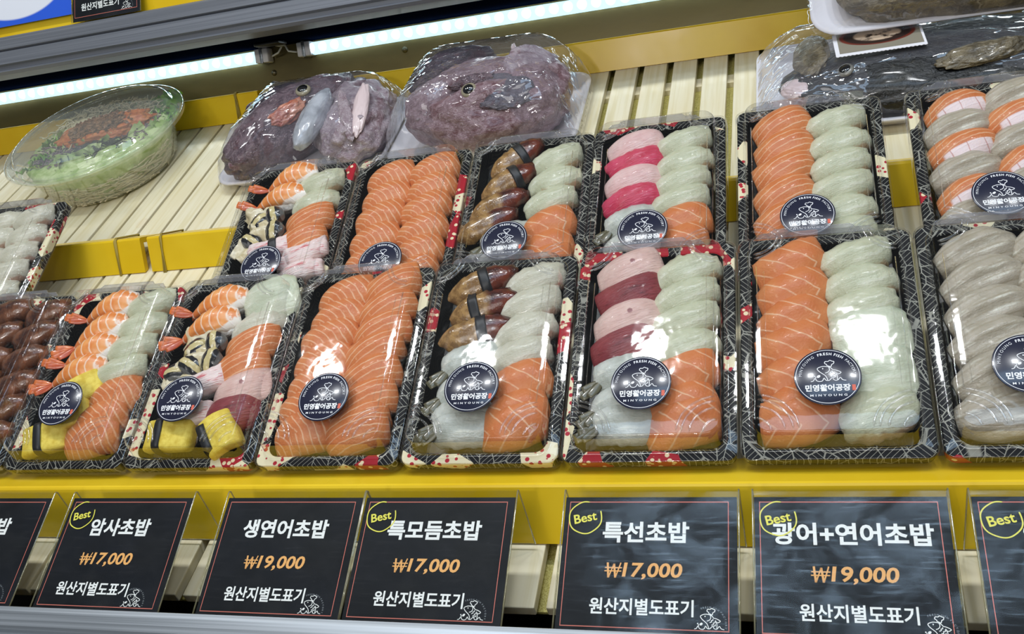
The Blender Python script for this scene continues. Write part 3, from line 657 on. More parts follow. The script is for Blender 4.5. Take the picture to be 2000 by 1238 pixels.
def tray(M, label, group, lab=(-0.005, 0.070)):
    t = tag(empty('sushi_tray', M), label, 'tray', group)
    obj('base', TM[0], t); obj('lid', TM[1], t)
    if lab:
        d = obj('label_sticker', TM[2], t, TR(lab[0], lab[1]-0.0055, 0.0290))
        for nm, me in (('ring_line', TM[3]), ('lettering', TM[4]), ('fish_emblem', TM[5]), ('red_seal', TM[6])): obj(nm, me, d)
    return t

# ------------------------------------------------------------------ sushi pieces
def top_fn(L, Wd, T, droop, arch, seed, taper=0.25, groove=0.0, rag=0.0, skew=0.0):
    rn = random.Random(seed); e1, e2 = rn.uniform(-1, 1), rn.uniform(-1, 1)
    def P(s, t, side):
        x = L/2*s*(1-0.07*t*t); y = Wd/2*t*(1-taper*abs(s)**2.6) + 0.004*e1*s*s + skew*s
        x += L*0.02*e2*t
        z = -droop*abs(s)**2.6 - arch*(abs(t)**2.4)
        ed = max(abs(s)**6, abs(t)**5)
        z += side*T/2*(1-0.50*ed)
        if side > 0 and groove: z += groove*math.sin(t*9.5+1.2*s*s+seed)*(1-ed)
        q = nz((x, y, side*0.01), 55, seed); z2 = z + 0.0016*q*(1 if side > 0 else 0.3)
        k = rag*nz((x, y, 0), 160, seed+4)*ed
        return (x+k*0.8, y+k+0.0012*nz((x, y, 0.3), 45, seed+2), z2)
    return P
def topping(*a, **kw):
    ns, nt = 26, 16; v = []; f = []; P = top_fn(*a, **kw)
    for side in (1, -1):
        for i in range(ns+1):
            for j in range(nt+1): v.append(P(-1+2*i/ns, -1+2*j/nt, side))
    N = (ns+1)*(nt+1); q = lambda i, j, b: b*N + i*(nt+1)+j
    for i in range(ns):
        for j in range(nt):
            f.append((q(i, j, 0), q(i+1, j, 0), q(i+1, j+1, 0), q(i, j+1, 0))); f.append((q(i, j, 1), q(i, j+1, 1), q(i+1, j+1, 1), q(i+1, j, 1)))
    for i in range(ns):
        f.append((q(i, 0, 0), q(i, 0, 1), q(i+1, 0, 1), q(i+1, 0, 0))); f.append((q(i, nt, 0), q(i+1, nt, 0), q(i+1, nt, 1), q(i, nt, 1)))
    for j in range(nt):
        f.append((q(0, j, 0), q(0, j+1, 0), q(0, j+1, 1), q(0, j, 1))); f.append((q(ns, j, 0), q(ns, j, 1), q(ns, j+1, 1), q(ns, j+1, 0)))
    return v, f
def hug_band(args, kw, x0, wd):      # nori strip lying on the very surface of a topping and tucked under its two long edges
    P = top_fn(*args, **kw); L = args[0]; v = []; f = []; nx, ny = 4, 22
    for off in (0.0011, 0.0003):
        for i in range(nx+1):
            s = (x0-wd/2+wd*i/nx)/(L/2)
            for j in range(ny+1):
                t = -1.0+2.0*(j-2)/(ny-4); tc = max(-1, min(1, t)); q = P(s, tc, 1); ex = abs(t)-abs(tc)
                v.append((q[0], q[1]+math.copysign(0.0006+off*0.5, tc)*(1 if abs(tc) > 0.9 else 0), q[2]+off-ex*0.030))
    N = (nx+1)*(ny+1); k = lambda b, i, j: b*N+i*(ny+1)+j
    for i in range(nx):
        for j in range(ny):
            f.append((k(0, i, j), k(0, i+1, j), k(0, i+1, j+1), k(0, i, j+1))); f.append((k(1, i, j), k(1, i, j+1), k(1, i+1, j+1), k(1, i+1, j)))
    for j in range(ny):
        f.append((k(0, 0, j), k(0, 0, j+1), k(1, 0, j+1), k(1, 0, j))); f.append((k(0, nx, j), k(1, nx, j), k(1, nx, j+1), k(0, nx, j+1)))
    return v, f
def rice_mesh(a, b, h, seed):
    def fn(c):
        p = Vector((math.copysign(abs(c.x)**0.6, c.x)*a, math.copysign(abs(c.y)**0.6, c.y)*b, math.copysign(abs(c.z)**0.7, c.z)*h))
        return p + c*0.0012*nz(p, 420, seed)
    return ico(4, fn)
def mk(name, vf, mats):
    mb = MB(); mb.add(*vf); return mb.mesh(name, mats)
RICE = [mk('rice', rice_mesh(0.027, 0.0125, 0.0095, k), [M_['rice']]) for k in range(2)]
TOP = {}; TARG = {}
def deft(key, mat, variants):
    TARG[key] = variants
    TOP[key] = [mk('topping', topping(*a, **k), [M_[mat]]) for a, k in variants]
for key, mat in (('salmon_arc', 'salmon_arc'), ('salmon_long', 'salmon_long'), ('salmon_broad', 'salmon_broad')):
    deft(key, mat, [((0.0665, 0.045, 0.010, 0.010, 0.007, s), dict(taper=0.18, skew=0.003, rag=0.001)) for s in (1, 2, 3)])
deft('belly', 'salmon_belly', [((0.070, 0.040, 0.009, 0.011, 0.006, s), dict(taper=0.45)) for s in (1, 2)])
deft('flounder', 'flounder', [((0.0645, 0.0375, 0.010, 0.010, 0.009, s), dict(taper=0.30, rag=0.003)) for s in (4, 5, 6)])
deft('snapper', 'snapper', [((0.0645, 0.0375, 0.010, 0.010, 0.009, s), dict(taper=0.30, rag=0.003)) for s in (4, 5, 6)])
deft('big', 'big', [((0.066, 0.058, 0.008, 0.008, 0.007, 9), dict(taper=0.1, rag=0.002))])
deft('squid', 'squid', [((0.062, 0.038, 0.008, 0.008, 0.008, s), dict(taper=0.2, rag=0.003)) for s in (7, 8, 9)])
deft('fin', 'fin', [((0.072, 0.042, 0.010, 0.012, 0.008, s), dict(taper=0.45, groove=0.0012)) for s in (10, 11, 12)])
deft('pink', 'pink', [((0.067, 0.043, 0.010, 0.010, 0.007, s), dict(taper=0.10, skew=0.003)) for s in (13, 14)])
deft('pink2', 'pink2', [((0.068, 0.036, 0.010, 0.010, 0.007, s), dict(taper=0.15)) for s in (13, 14)])
deft('tuna', 'tuna', [((0.068, 0.042, 0.010, 0.012, 0.008, s), dict(taper=0.10, skew=0.003)) for s in (15, 16)])
deft('red', 'red', [((0.070, 0.034, 0.010, 0.012, 0.007, s), dict(taper=0.15, rag=0.002)) for s in (15, 16)])
deft('eel', 'eel', [((0.076, 0.031, 0.008, 0.007, 0.005, s), dict(taper=0.50, rag=0.003)) for s in (17, 18, 19)])
deft('eeldark', 'eeldark', [((0.062, 0.032, 0.009, 0.008, 0.007, s), dict(taper=0.35, rag=0.003)) for s in (17, 18, 19)])
deft('crab', 'crab', [((0.058, 0.026, 0.016, 0.003, 0.003, s), dict(taper=0.1, rag=0.002)) for s in (20, 21)])
# cooked shrimp: a flattened tapering body with a separate tail fan
def shrimp_body(seed):
    n, m = 30, 14; rings = []
    for i in range(n+1):
        s = i/n; x = -0.034+0.070*s
        hw = 0.0036+0.0130*math.sin(min(1, s*1.12)*math.pi/2)**1.5*(1-0.45*max(0, s-0.8)/0.2); hh = 0.0048+0.003*math.sin(s*math.pi)
        hw *= 1+0.05*math.cos((x*2*math.pi)/0.0095)
        cy = 0.004*math.sin(s*3)+0.0009*seed; cz = -0.009*(2*s-1)**2
        ring_ = []
        for k in range(m):
            a = 2*math.pi*k/m; ring_.append((x+0.003*math.sin(a), cy+hw*math.cos(a), cz+hh*math.copysign(abs(math.sin(a))**0.8, math.sin(a))))
        rings.append(ring_)
    return loft(rings, True, True)
def shrimp_tail(seed, spread=1.0):
    mb = MB()
    for k, (an, ln) in enumerate(((-20*spread, 0.023), (-6*spread, 0.028), (8*spread, 0.028), (22*spread, 0.022))):
        rings = []
        for i in range(9):
            s = i/8; x = -ln*s; hw = 0.0014+0.0026*math.sin(min(1, s*1.05)*math.pi*0.80); hh = 0.0012*(1-0.6*s)
            rings.append([(x, hw*math.cos(2*math.pi*q/8), hh*math.sin(2*math.pi*q/8)+0.004*s*s) for q in range(8)])
        v, f = loft(rings, True, True); mb.add(v, f, 0, True, TR(0, 0.0003*k, 0.0006*k) @ RZ(an))
    return mb
SHB = [mk('shrimp_meat', shrimp_body(s), [M_['shrimp']]) for s in (0, 1, -1)]
SHT = [shrimp_tail(0).mesh('tail', [M_['tail']]), shrimp_tail(1, 0.55).mesh('tail', [M_['tail']])]
RAWT = shrimp_tail(1, 0.6).mesh('raw_tail', [M_['rawtail']])
def egg_mesh(a, b, h, seed):
    v, f = bevel_box(-a, a, -b, b, -h, h, 0.0045, 4)
    bm = bmesh.new(); bv = [bm.verts.new(p) for p in v]
    for q in f: bm.faces.new([bv[i] for i in q])
    bmesh.ops.subdivide_edges(bm, edges=list(bm.edges), cuts=4, use_grid_fill=True)
    for q in bm.verts:
        p = q.co.copy(); q.co.z += -0.006*(p.x/a)**2 + 0.0014*nz(p, 60, seed); q.co.y += 0.0016*nz(p, 50, seed+1); q.co.x += 0.0014*nz(p, 50, seed+5)
    bm.verts.index_update(); r = [tuple(q.co) for q in bm.verts], [tuple(q.index for q in g.verts) for g in bm.faces]; bm.free(); return r
EGG = [mk('omelette', egg_mesh(0.027, 0.0165, 0.0085, s), [M_['egg']]) for s in (1, 2)] + [mk('omelette', egg_mesh(0.019, 0.021, 0.0085, 3), [M_['egg']])]
def band_mesh(wd, hw, top, bot, droop=0.0):      # nori band hugging a piece, running over its top in y
    pts = []
    for k in range(15):
        a = math.pi*k/14; c_ = math.cos(a); pts.append((-hw*math.copysign(abs(c_)**0.4, c_), bot+(top-bot)*abs(math.sin(a))**0.4))
    ring_ = []
    n = len(pts); v = []; f = []
    for off in (0, 0.0007):
        for x in (-wd/2, wd/2):
            for y, z in pts: v.append((x, y*(1+off*40), z+off))
    q = lambda l, x, k: (l*2+x)*n+k
    for k in range(n-1):
        f.append((q(1, 0, k), q(1, 1, k), q(1, 1, k+1), q(1, 0, k+1))); f.append((q(0, 0, k), q(0, 0, k+1), q(0, 1, k+1), q(0, 1, k)))
        for x in (0, 1): f.append((q(0, x, k), q(1, x, k), q(1, x, k+1), q(0, x, k+1)) if x == 0 else (q(0, x, k), q(0, x, k+1), q(1, x, k+1), q(1, x, k)))
    for k in (0, n-1): f.append((q(0, 0, k), q(0, 1, k), q(1, 1, k), q(1, 0, k)))
    return v, f
NORI_EGG = mk('nori_band', band_mesh(0.009, 0.0182, 0.0102, -0.014), [M_['nori']])
def whelk_parts(seed):
    a = ico(4, lambda c: Vector((c.x*0.0125, c.y*0.0150*(1-0.25*c.x), c.z*0.0085)) + c*0.0012*nz(c, 2.5, seed))
    ns, nt = 14, 8; v = []; f = []
    for side in (0, 1):
        for i in range(ns+1):
            for j in range(nt+1):
                s = i/ns; t = -1+2*j/nt
                x = -0.002-0.029*s; y = 0.016*t*(1-0.3*s)+0.003*nz((s, t, 0), 3, seed); z = 0.006*math.sin(t*3+seed)*s+0.004*nz((s*2, t, 1), 2, seed)+0.002 - side*0.0022
                v.append((x, y, z))
    N = (ns+1)*(nt+1); q = lambda b, i, j: b*N+i*(nt+1)+j
    for i in range(ns):
        for j in range(nt):
            f.append((q(0, i, j), q(0, i, j+1), q(0, i+1, j+1), q(0, i+1, j))); f.append((q(1, i, j), q(1, i+1, j), q(1, i+1, j+1), q(1, i, j+1)))
    for i in range(ns):
        f.append((q(0, i, 0), q(0, i+1, 0), q(1, i+1, 0), q(1, i, 0))); f.append((q(0, i, nt), q(1, i, nt), q(1, i+1, nt), q(0, i+1, nt)))
    for j in range(nt):
        f.append((q(0, 0, j), q(1, 0, j), q(1, 0, j+1), q(0, 0, j+1))); f.append((q(0, ns, j), q(0, ns, j+1), q(1, ns, j+1), q(1, ns, j)))
    return a, (v, f)
WHK = []
for s in (1, 2, 3):
    a, b = whelk_parts(s); WHK.append((mk('striped_foot', a, [M_['whelk']]), mk('pale_flap', b, [M_['cream']])))

DESC = {'salmon_arc': ('salmon_sushi', 'orange salmon sushi'), 'salmon_long': ('salmon_sushi', 'orange salmon sushi'), 'salmon_broad': ('salmon_sushi', 'orange salmon sushi'),
        'belly': ('salmon_belly_sushi', 'striped salmon belly sushi'), 'flounder': ('flounder_sushi', 'pale green-white fish sushi'), 'snapper': ('white_fish_sushi', 'white fish sushi'),
        'big': ('flounder_sushi', 'wide pale fish sushi'), 'squid': ('raw_shrimp_sushi', 'translucent raw shrimp sushi'), 'fin': ('flounder_fin_sushi', 'grey ridged fin sushi'),
        'pink': ('tuna_belly_sushi', 'pale pink fish sushi'), 'pink2': ('tuna_belly_sushi', 'pale pink fish sushi'), 'tuna': ('tuna_sushi', 'dark red tuna sushi'), 'red': ('tuna_sushi', 'bright red tuna sushi'),
        'eel': ('eel_sushi', 'brown eel sushi'), 'eeldark': ('eel_sushi', 'dark glazed eel sushi'), 'crab': ('crab_stick_sushi', 'red and white crab stick'), 'shrimp': ('shrimp_sushi', 'orange cooked shrimp sushi'),
        'egg': ('egg_sushi', 'yellow egg sushi'), 'whelk': ('whelk_sushi', 'grey and cream whelk slice')}
ORD = ['topmost', 'second', 'third', 'fourth', 'fifth', 'sixth', 'seventh', 'eighth', 'ninth']
_vc = [0]
def piece(M, kind, label, group, nori=False, rice=True, var=None):
    nm, _ = DESC[kind]; _vc[0] += 1; k = _vc[0] if var is None else var
    t = tag(empty(nm, M), label, 'whelk' if kind == 'whelk' else 'sushi', group)
    if kind == 'shrimp':
        obj('shrimp_meat', SHB[k % 3], t, TR(0, 0, 0.003)); obj('tail', SHT[k % 2], t, TR(-0.030, 0.000, -0.0045) @ RZ(-30 if k % 2 else -6) @ RY(6))
        obj('rice', RICE[k % 2], t, TR(0.006, -0.004, -0.0088))
    elif kind == 'egg':
        obj('omelette', EGG[2 if var == 2 else k % 2], t); None if var == 2 else obj('rice', RICE[k % 2], t, TR(0, 0, -0.0105))
        if nori: obj('nori_band', NORI_EGG, t, TR(nori, 0, -0.0005-0.006*(nori/0.027)**2))
    elif kind == 'whelk':
        a, b = WHK[k % 3]; obj('striped_foot', a, t); obj('pale_flap', b, t)
    else:
        ms = TOP[kind]; obj('topping', ms[k % len(ms)], t)
        if rice: obj('rice', RICE[k % 2], t, TR(0, 0.001, -0.0135))
        if kind == 'squid': obj('raw_tail', RAWT, t, TR(-0.020, -0.002, -0.005) @ RZ(25))
        if nori:
            a_, k_ = TARG[kind][k % len(ms)]; obj('nori_band', mk('nori_band', hug_band(a_, k_, nori, 0.0105), [M_['nori']]), t)
    return t
rz = random.Random(11)
def fill(T, tname, items):
    """items: (kind, [(x mm, y mm, angle, options)...], column word)"""
    for kind, pts, colw in items:
        n = len(pts)
        for i, p in enumerate(pts):
            x, y = p[0]/1000, max(p[1]-5.5, 34.0)/1000; an = p[2] if len(p) > 2 else 21; op = p[3] if len(p) > 3 else {}
            zz = op.get('z', 0.0105); tilt = op.get('tilt', 15 if p[1] > 36 else 20)
            M = T.matrix_world @ TR(x, y, zz) @ RZ(an+rz.uniform(-2.5, 2.5)) @ RXm(tilt)
            o = ORD[i] if n > 1 else 'the only'
            if n > 1: lb = f"{o} {DESC[kind][1]}, {colw} column, {tname}"
            else: lb = f"only {DESC[kind][1]} in {colw} column, {tname}"
            piece(M, kind, lb, f"{DESC[kind][1]} in {tname}", op.get('nori', False), var=op.get('var'))
W_ = TWD
GF = 'sushi trays in the front row'; GB = 'sushi trays in the back row'
bpy.context.view_layer.update()
def front(i, label, lab): 
    t = tray(fr45((i+.5)*W_, 0.0062, 0.0), label, GF, lab); bpy.context.view_layer.update(); return t
def back(cx, label, lab, top=0.4615):
    t = tray(fr45(cx, top-0.2300, -0.055), label, GB, lab); bpy.context.view_layer.update(); return t
sw = lambda L, a=21, **o: [((x-6 if x > 20 else x+1 if x > -30 else x+3), max(y, 29), (a if y > 36 else a-13), o) for x, y in L]

T = front(-2, 'front sushi tray of dark glazed eel cut by the left edge', None)
fill(T, 'front left-edge tray', [('eeldark', sw([(52, 208), (50, 176), (50, 143), (52, 110), (50, 77), (50, 44)]), 'right'), ('eeldark', sw([(-14, 213), (-12, 178), (-10, 143), (-10, 110), (-10, 77), (-10, 44)]), 'left')])
T = front(-1, 'front sushi tray with shrimp, egg, salmon and pale fish', (-0.006, 0.071))
fill(T, 'front shrimp and egg tray', [('shrimp', [(-10, 201, 24), (-14, 170, 30), (-15, 143, 24), (-20, 116, 22)], 'left'),
     ('egg', [(-6, 96, 32, dict(var=0, z=0.010, tilt=10)), (-10, 66, 26, dict(var=1, z=0.010, tilt=10, nori=-0.012)), (-28, 36, 14, dict(var=0, z=0.010, tilt=12, nori=-0.002))], 'left'),
     ('flounder', sw([(44, 207), (43, 178), (40, 149), (38, 119)]), 'right'), ('salmon_arc', sw([(43, 87), (37, 58), (33, 30)]), 'right')])
T = front(0, 'front sushi tray with two shrimp, striped whelk, crab stick and egg', (-0.011, 0.071))
fill(T, 'front shrimp and whelk tray', [('shrimp', [(-20, 198, 22), (-22, 168, 25)], 'left'),
     ('whelk', [(-4, 148, 10, dict(z=0.011)), (-30, 142, -60, dict(z=0.008)), (-2, 126, -10, dict(z=0.011)), (-27, 122, 60, dict(z=0.009)), (-44, 116, 100, dict(z=0.006))], 'left'),
     ('crab', [(-6, 98, 22), (-12, 62, 15)], 'left'), ('egg', [(-26, 28, 3, dict(var=0, z=0.010, nori=-0.007, tilt=8)), (36, 36, 30, dict(var=2, z=0.012, nori=-0.014, tilt=8))], 'bottom'),
     ('big', [(46, 200, 20)], 'right'), ('snapper', [(38, 168, 22)], 'right'), ('salmon_long', sw([(45, 143), (38, 117)]), 'right'), ('pink', [(42, 88, 18)], 'right'), ('tuna', [(36, 62, 16)], 'right')])
T = front(1, 'front sushi tray filled with only orange salmon', (-0.001, 0.067))
fill(T, 'front all-salmon tray', [('salmon_arc', sw([(-19, 198), (-23, 171), (-26, 145), (-27, 118), (-29, 92), (-29, 66), (-30, 42), (-30, 20)]), 'left'),
     ('salmon_long', sw([(40, 206), (39, 179), (38, 152), (36, 126), (37, 99), (38, 72), (36, 46), (35, 21)], 24), 'right')])
T = front(2, 'front sushi tray with eel bands, raw shrimp, pale fish and salmon', (-0.005, 0.072))
fill(T, 'front banded eel tray', [('eel', [(-19, 202, 24, dict(nori=0.004, z=0.013)), (-13, 174, 20, dict(nori=-0.010, z=0.013)), (-18, 143, 16, dict(nori=0.008, z=0.013))], 'left'),
     ('squid', sw([(-20, 112), (-20, 82), (-20, 52), (-18, 23)], 14), 'left'), ('snapper', sw([(42, 202), (40, 173), (37, 144), (36, 115)], 24), 'right'), ('salmon_broad', sw([(39, 83), (38, 53), (38, 24)]), 'right')])
T = front(3, 'front sushi tray with dark red tuna and pale pink slices', (-0.003, 0.069))
fill(T, 'front dark tuna tray', [('pink', sw([(-24, 204), (-24, 146)]), 'left'), ('tuna', sw([(-21, 175), (-24, 119)]), 'left'), ('squid', sw([(-22, 92), (-22, 62), (-20, 24)], 14), 'left'),
     ('flounder', sw([(38, 200), (38, 171), (38, 143), (37, 115)]), 'right'), ('salmon_broad', sw([(37, 84), (36, 53), (36, 23)]), 'right')])
T = front(4, 'front sushi tray half salmon and half pale flounder', (-0.004, 0.068))
fill(T, 'front salmon and flounder tray', [('salmon_broad', sw([(-29, 197), (-28, 168), (-29, 139), (-29, 110), (-29, 80), (-28, 51), (-28, 22)]), 'left'),
     ('flounder', sw([(35, 202), (36, 174), (36, 147)]), 'right'), ('big', [(35, 115, 8), (35, 78, 12)], 'right'), ('flounder', [(34, 47, 20), (36, 22, 18)], 'lower right')])
T = front(5, 'front sushi tray of grey ridged fin pieces at the right edge', (-0.010, 0.073))
fill(T, 'front grey fin tray', [('fin', sw([(-27, 200), (-26, 170), (-26, 139), (-26, 108), (-27, 77), (-28, 47), (-29, 20)], 24), 'left'), ('fin', sw([(40, 206), (40, 176), (40, 146), (40, 116), (40, 86), (40, 56), (40, 26)], 24), 'right')])

T = back(-0.3858, 'back sushi tray of white fish at the left edge', None, 0.4489)
fill(T, 'back left-edge tray', [('snapper', sw([(36, 204), (38, 172), (38, 140), (37, 108), (36, 76)]), 'right'), ('snapper', sw([(-26, 200), (-25, 168), (-25, 136), (-26, 104), (-27, 72)]), 'left')])
T = back(0.0659, 'back sushi tray with two shrimp, striped whelk and crab stick', (0.001, 0.059), 0.4595)
fill(T, 'back shrimp and whelk tray', [('shrimp', [(-10, 206, 24, dict(var=3)), (-18, 175, 20, dict(var=5))], 'left'), ('whelk', [(-14, 147, 20, dict(z=0.011)), (-36, 140, -40, dict(z=0.008)), (-8, 124, 0, dict(z=0.011)), (-38, 112, 60, dict(z=0.007))], 'left'),
     ('crab', [(-8, 94, 14, dict(nori=0.008)), (-4, 66, 10, dict(nori=0.012))], 'left'), ('flounder', sw([(40, 198), (40, 166)]), 'right'), ('salmon_long', sw([(40, 136), (36, 108)]), 'right'), ('crab', [(44, 84, 20), (44, 58, 16)], 'right')])
T = back(0.2230, 'back sushi tray filled with only orange salmon', (0.001, 0.051), 0.4575)
fill(T, 'back all-salmon tray', [('salmon_arc', sw([(-25, 195), (-26, 163), (-26, 130), (-27, 98), (-28, 66), (-28, 36)]), 'left'), ('salmon_arc', sw([(38, 200), (39, 170), (39, 138), (39, 106), (39, 74), (39, 42)]), 'right')])
T = back(0.3775, 'back sushi tray with curled eel strips and pale fish', (-0.008, 0.063), 0.459)
fill(T, 'back eel tray', [('eel', [(-14, 202, 40, dict(nori=0.006, z=0.013)), (-20, 166, 36, dict(nori=0.010, z=0.013)), (-30, 132, 32, dict(z=0.012)), (-38, 104, 30, dict(z=0.012))], 'left'),
     ('squid', sw([(-16, 84), (-18, 52)], 14), 'left'), ('flounder', sw([(40, 194), (40, 162), (38, 130)], 24), 'right'), ('salmon_broad', sw([(39, 94), (39, 62), (38, 32)], 24), 'right')])
T = back(0.5286, 'back sushi tray with bright red tuna and pink slices', (-0.007, 0.059))
fill(T, 'back bright tuna tray', [('pink2', sw([(-26, 200), (-26, 147)]), 'left'), ('red', sw([(-23, 173), (-25, 120)]), 'left'), ('squid', sw([(-24, 88), (-24, 56)], 14), 'left'),
     ('flounder', sw([(37, 196), (37, 167), (36, 138), (35, 110)]), 'right'), ('salmon_broad', sw([(36, 80), (35, 50)]), 'right')])
T = back(0.6920, 'back sushi tray half salmon and half pale flounder', (-0.006, 0.058), 0.4630)
fill(T, 'back salmon and flounder tray', [('salmon_long', sw([(-27, 202), (-26, 169), (-26, 136), (-27, 103), (-28, 70), (-28, 40)]), 'left'), ('flounder', sw([(37, 200), (37, 169), (37, 138), (37, 107), (36, 76), (36, 46)]), 'right')])
T = back(0.8690, 'back sushi tray of striped salmon belly and grey fin at right', (-0.008, 0.064), 0.4628)
fill(T, 'back belly and fin tray', [('belly', sw([(-30, 201), (-28, 143), (-30, 84)]), 'left'), ('fin', sw([(-29, 172), (-29, 113), (-29, 54)]), 'left'),
     ('fin', sw([(36, 208), (36, 147), (36, 90)]), 'right'), ('belly', sw([(36, 178), (36, 118), (36, 62)]), 'right')])
# ------------------------------------------------------------------ wrapped fish
def blob(a, b, c, seed, bumps=(), amp=0.05, sc=2.2, sub=5, flat=None, sq=1.0):
    """ellipsoid (a, b, c) swollen or dented by (direction, width, amount) bumps; flat squashes the underside"""
    B = [(Vector(d).normalized(), w_, k) for d, w_, k in bumps]
    def fn(u):
        r = 1.0 + amp*nz(u, sc, seed) + amp*0.5*nz(u, sc*2.7, seed+3)
        for d, w_, k in B: r += k*math.exp(-((u-d).length/w_)**2)
        p = Vector((math.copysign(abs(u.x)**sq, u.x)*a, math.copysign(abs(u.y)**sq, u.y)*b, u.z*c))*r
        if flat is not None and p.z < flat: p.z = flat + (p.z-flat)*0.15
        return p
    return ico(sub, fn)
def eye(parent, T, r, ring='eyewhite'):
    e = mk('eye', ico(3, lambda u: Vector((u.x*r, u.y*r, u.z*r*0.42))), [M_[ring]]); o = obj('eye', e, parent, T)
    obj('pupil', mk('pupil', ico(3, lambda u: Vector((u.x*r*0.68, u.y*r*0.68, u.z*r*0.24+r*0.26))), [M_['pupil']]), o)
def pack(M, wd, d, h, label, seed, prof=None, off=(0, 0), th=1.0):
    t = tag(empty('wrapped_fish_pack', M), label, 'fish pack')
    mb = MB(); rings = [rrect(wd/2-0.02, d/2-0.02, 0.03, 0.0, 8), rrect(wd/2-0.006, d/2-0.006, 0.035, 0.014, 8), rrect(wd/2, d/2, 0.036, 0.017, 8), rrect(wd/2, d/2, 0.036, 0.020, 8), rrect(wd/2-0.005, d/2-0.005, 0.034, 0.020, 8), rrect(wd/2-0.016, d/2-0.016, 0.03, 0.006, 8)]
    v, f = loft(rings, True, True); mb.add([(x, y, z*th) for x, y, z in v], f); obj('foam_tray', mb.mesh('foam_tray', [M_['foam']]), t)
    mb = MB(); R = []
    prof = prof or [(1.0, 0.16), (0.985, 0.26), (0.93, 0.46), (0.84, 0.66), (0.74, 0.80), (0.62, 0.90), (0.48, 0.96), (0.32, 0.99), (0.16, 1.0), (0.04, 1.0)]
    for k, z in [(1.006, 0.04), (1.008, 0.12)]+prof:
        ring_ = []
        for x, y, _ in rrect((wd/2+0.001)*k, (d/2+0.001)*k, max(0.004, 0.036*k), 0, 24):
            q = nz((x*1.0, y*1.0, z*0.1), 26, seed)*0.006 + nz((x*1.0, y*2.2, 0), 70, seed+2)*0.0022
            s = 1-k
            ring_.append((x+off[0]*s, y+off[1]*s, z*h + q*min(1, s*6+0.15)))
        R.append(ring_)
    v, f = loft(R, cap_last=True); mb.add(v, f); obj('cling_film', mb.mesh('cling_film', [M_['film']]), t)
    bpy.context.view_layer.update()
    return t
def part_blob(name, vf, mat, label, cat, M, group=None):
    o = tag(obj(name, mk(name, vf, [M_[mat]])), label, cat, group); o.matrix_world = M; bpy.context.view_layer.update(); return o
SL = lambda x, s, h=0.0: SLAT0 @ TR(x, s, h)

# pack of split sea bream heads on the left
B = SL(-0.05, 0.765, 0.0005); pack(B, 0.285, 0.215, 0.098, 'cling-wrapped pack of split fish heads beside the salad bowl', 3, off=(0.0, 0.03))
hd = part_blob('split_sea_bream', blob(0.132, 0.054, 0.050, 2, [((-1, 0, 0.1), 0.5, -0.06), ((0.1, -0.9, 0.5), 0.35, -0.14), ((-0.2, 0.3, 1), 0.5, 0.10), ((-0.75, -0.6, 0.5), 0.35, 0.12), ((-1, -0.25, 0.1), 0.22, -0.16)], 0.07), 'bream', 'dark mauve fish head with two eyes in the left wrapped pack', 'fish head', B @ TR(-0.030, -0.004, 0.050) @ RZ(50) @ RY(-6))
eye(hd, TR(0.040, -0.018, 0.0455) @ RXm(12), 0.0125); eye(hd, TR(-0.052, -0.012, 0.0405) @ RXm(14), 0.0125)
obj('gill', mk('gill', blob(0.034, 0.016, 0.010, 5, amp=0.25), [M_['gill']]), hd, TR(-0.004, -0.030, 0.036) @ RXm(30))
obj('jaw', mk('jaw', blob(0.030, 0.016, 0.014, 6, amp=0.15), [M_['breampale']]), hd, TR(-0.090, -0.022, 0.012))
part_blob('dark_bream_piece', blob(0.085, 0.030, 0.038, 7, amp=0.10, flat=-0.03), 'bream_dark', 'dark purple fish back piece behind the two-eyed head', 'fish piece', B @ TR(-0.060, 0.072, 0.045) @ RZ(22))
cl = part_blob('pale_bream_piece', blob(0.064, 0.098, 0.044, 9, [((0, 1, 0.4), 0.5, 0.16), ((-0.6, 0.1, 0.7), 0.25, -0.14), ((0.3, -0.5, 0.8), 0.3, 0.10), ((0.1, 0.2, 1), 0.2, -0.10)], 0.14, 3.0), 'silver', 'pale mauve fish collar at the right of the left pack', 'fish piece', B @ TR(0.082, -0.006, 0.044) @ RZ(14))
obj('fin', mk('fin', blob(0.012, 0.050, 0.006, 12, amp=0.10, sc=2.5), [M_['mouth']]), cl, TR(0.024, -0.046, 0.0385) @ RXm(22) @ RZ(-12))
obj('fin', mk('fin', blob(0.010, 0.050, 0.006, 13, amp=0.10, sc=2.5), [M_['silver']]), cl, TR(0.002, -0.052, 0.0380) @ RXm(24) @ RZ(6))
part_blob('swim_bladder', blob(0.020, 0.062, 0.018, 14, amp=0.06), 'sac', 'shiny grey swim bladder lying between head and collar', 'fish piece', B @ TR(0.036, -0.046, 0.078) @ RZ(-10) @ RXm(14))
# pack with one large head
B = SL(0.243, 0.765, 0.0005); pack(B, 0.290, 0.215, 0.118, 'cling-wrapped pack with one big pink fish head behind the eel tray', 8, off=(0.0, 0.02))
hd = part_blob('split_sea_bream', blob(0.122, 0.094, 0.060, 21, [((0.1, -0.55, 0.8), 0.32, 0.10), ((-0.75, -0.35, 0.5), 0.40, 0.10), ((0.75, 0.2, 0.6), 0.45, 0.12), ((0.42, 0.1, 0.9), 0.14, -0.09), ((-0.45, -0.2, 0.85), 0.13, -0.08), ((0.25, -0.75, 0.6), 0.22, -0.08)], 0.08, 3.2), 'breampale', 'big mauve-pink fish head facing the front, right wrapped pack', 'fish head', B @ TR(0.010, -0.018, 0.048))
eye(hd, TR(-0.004, -0.052, 0.0535) @ RXm(30), 0.0120)
obj('snout', mk('snout', blob(0.046, 0.030, 0.010, 23, amp=0.14, sc=1.8), [M_['greybream']]), hd, TR(0.040, -0.046, 0.041) @ RXm(26) @ RY(10))
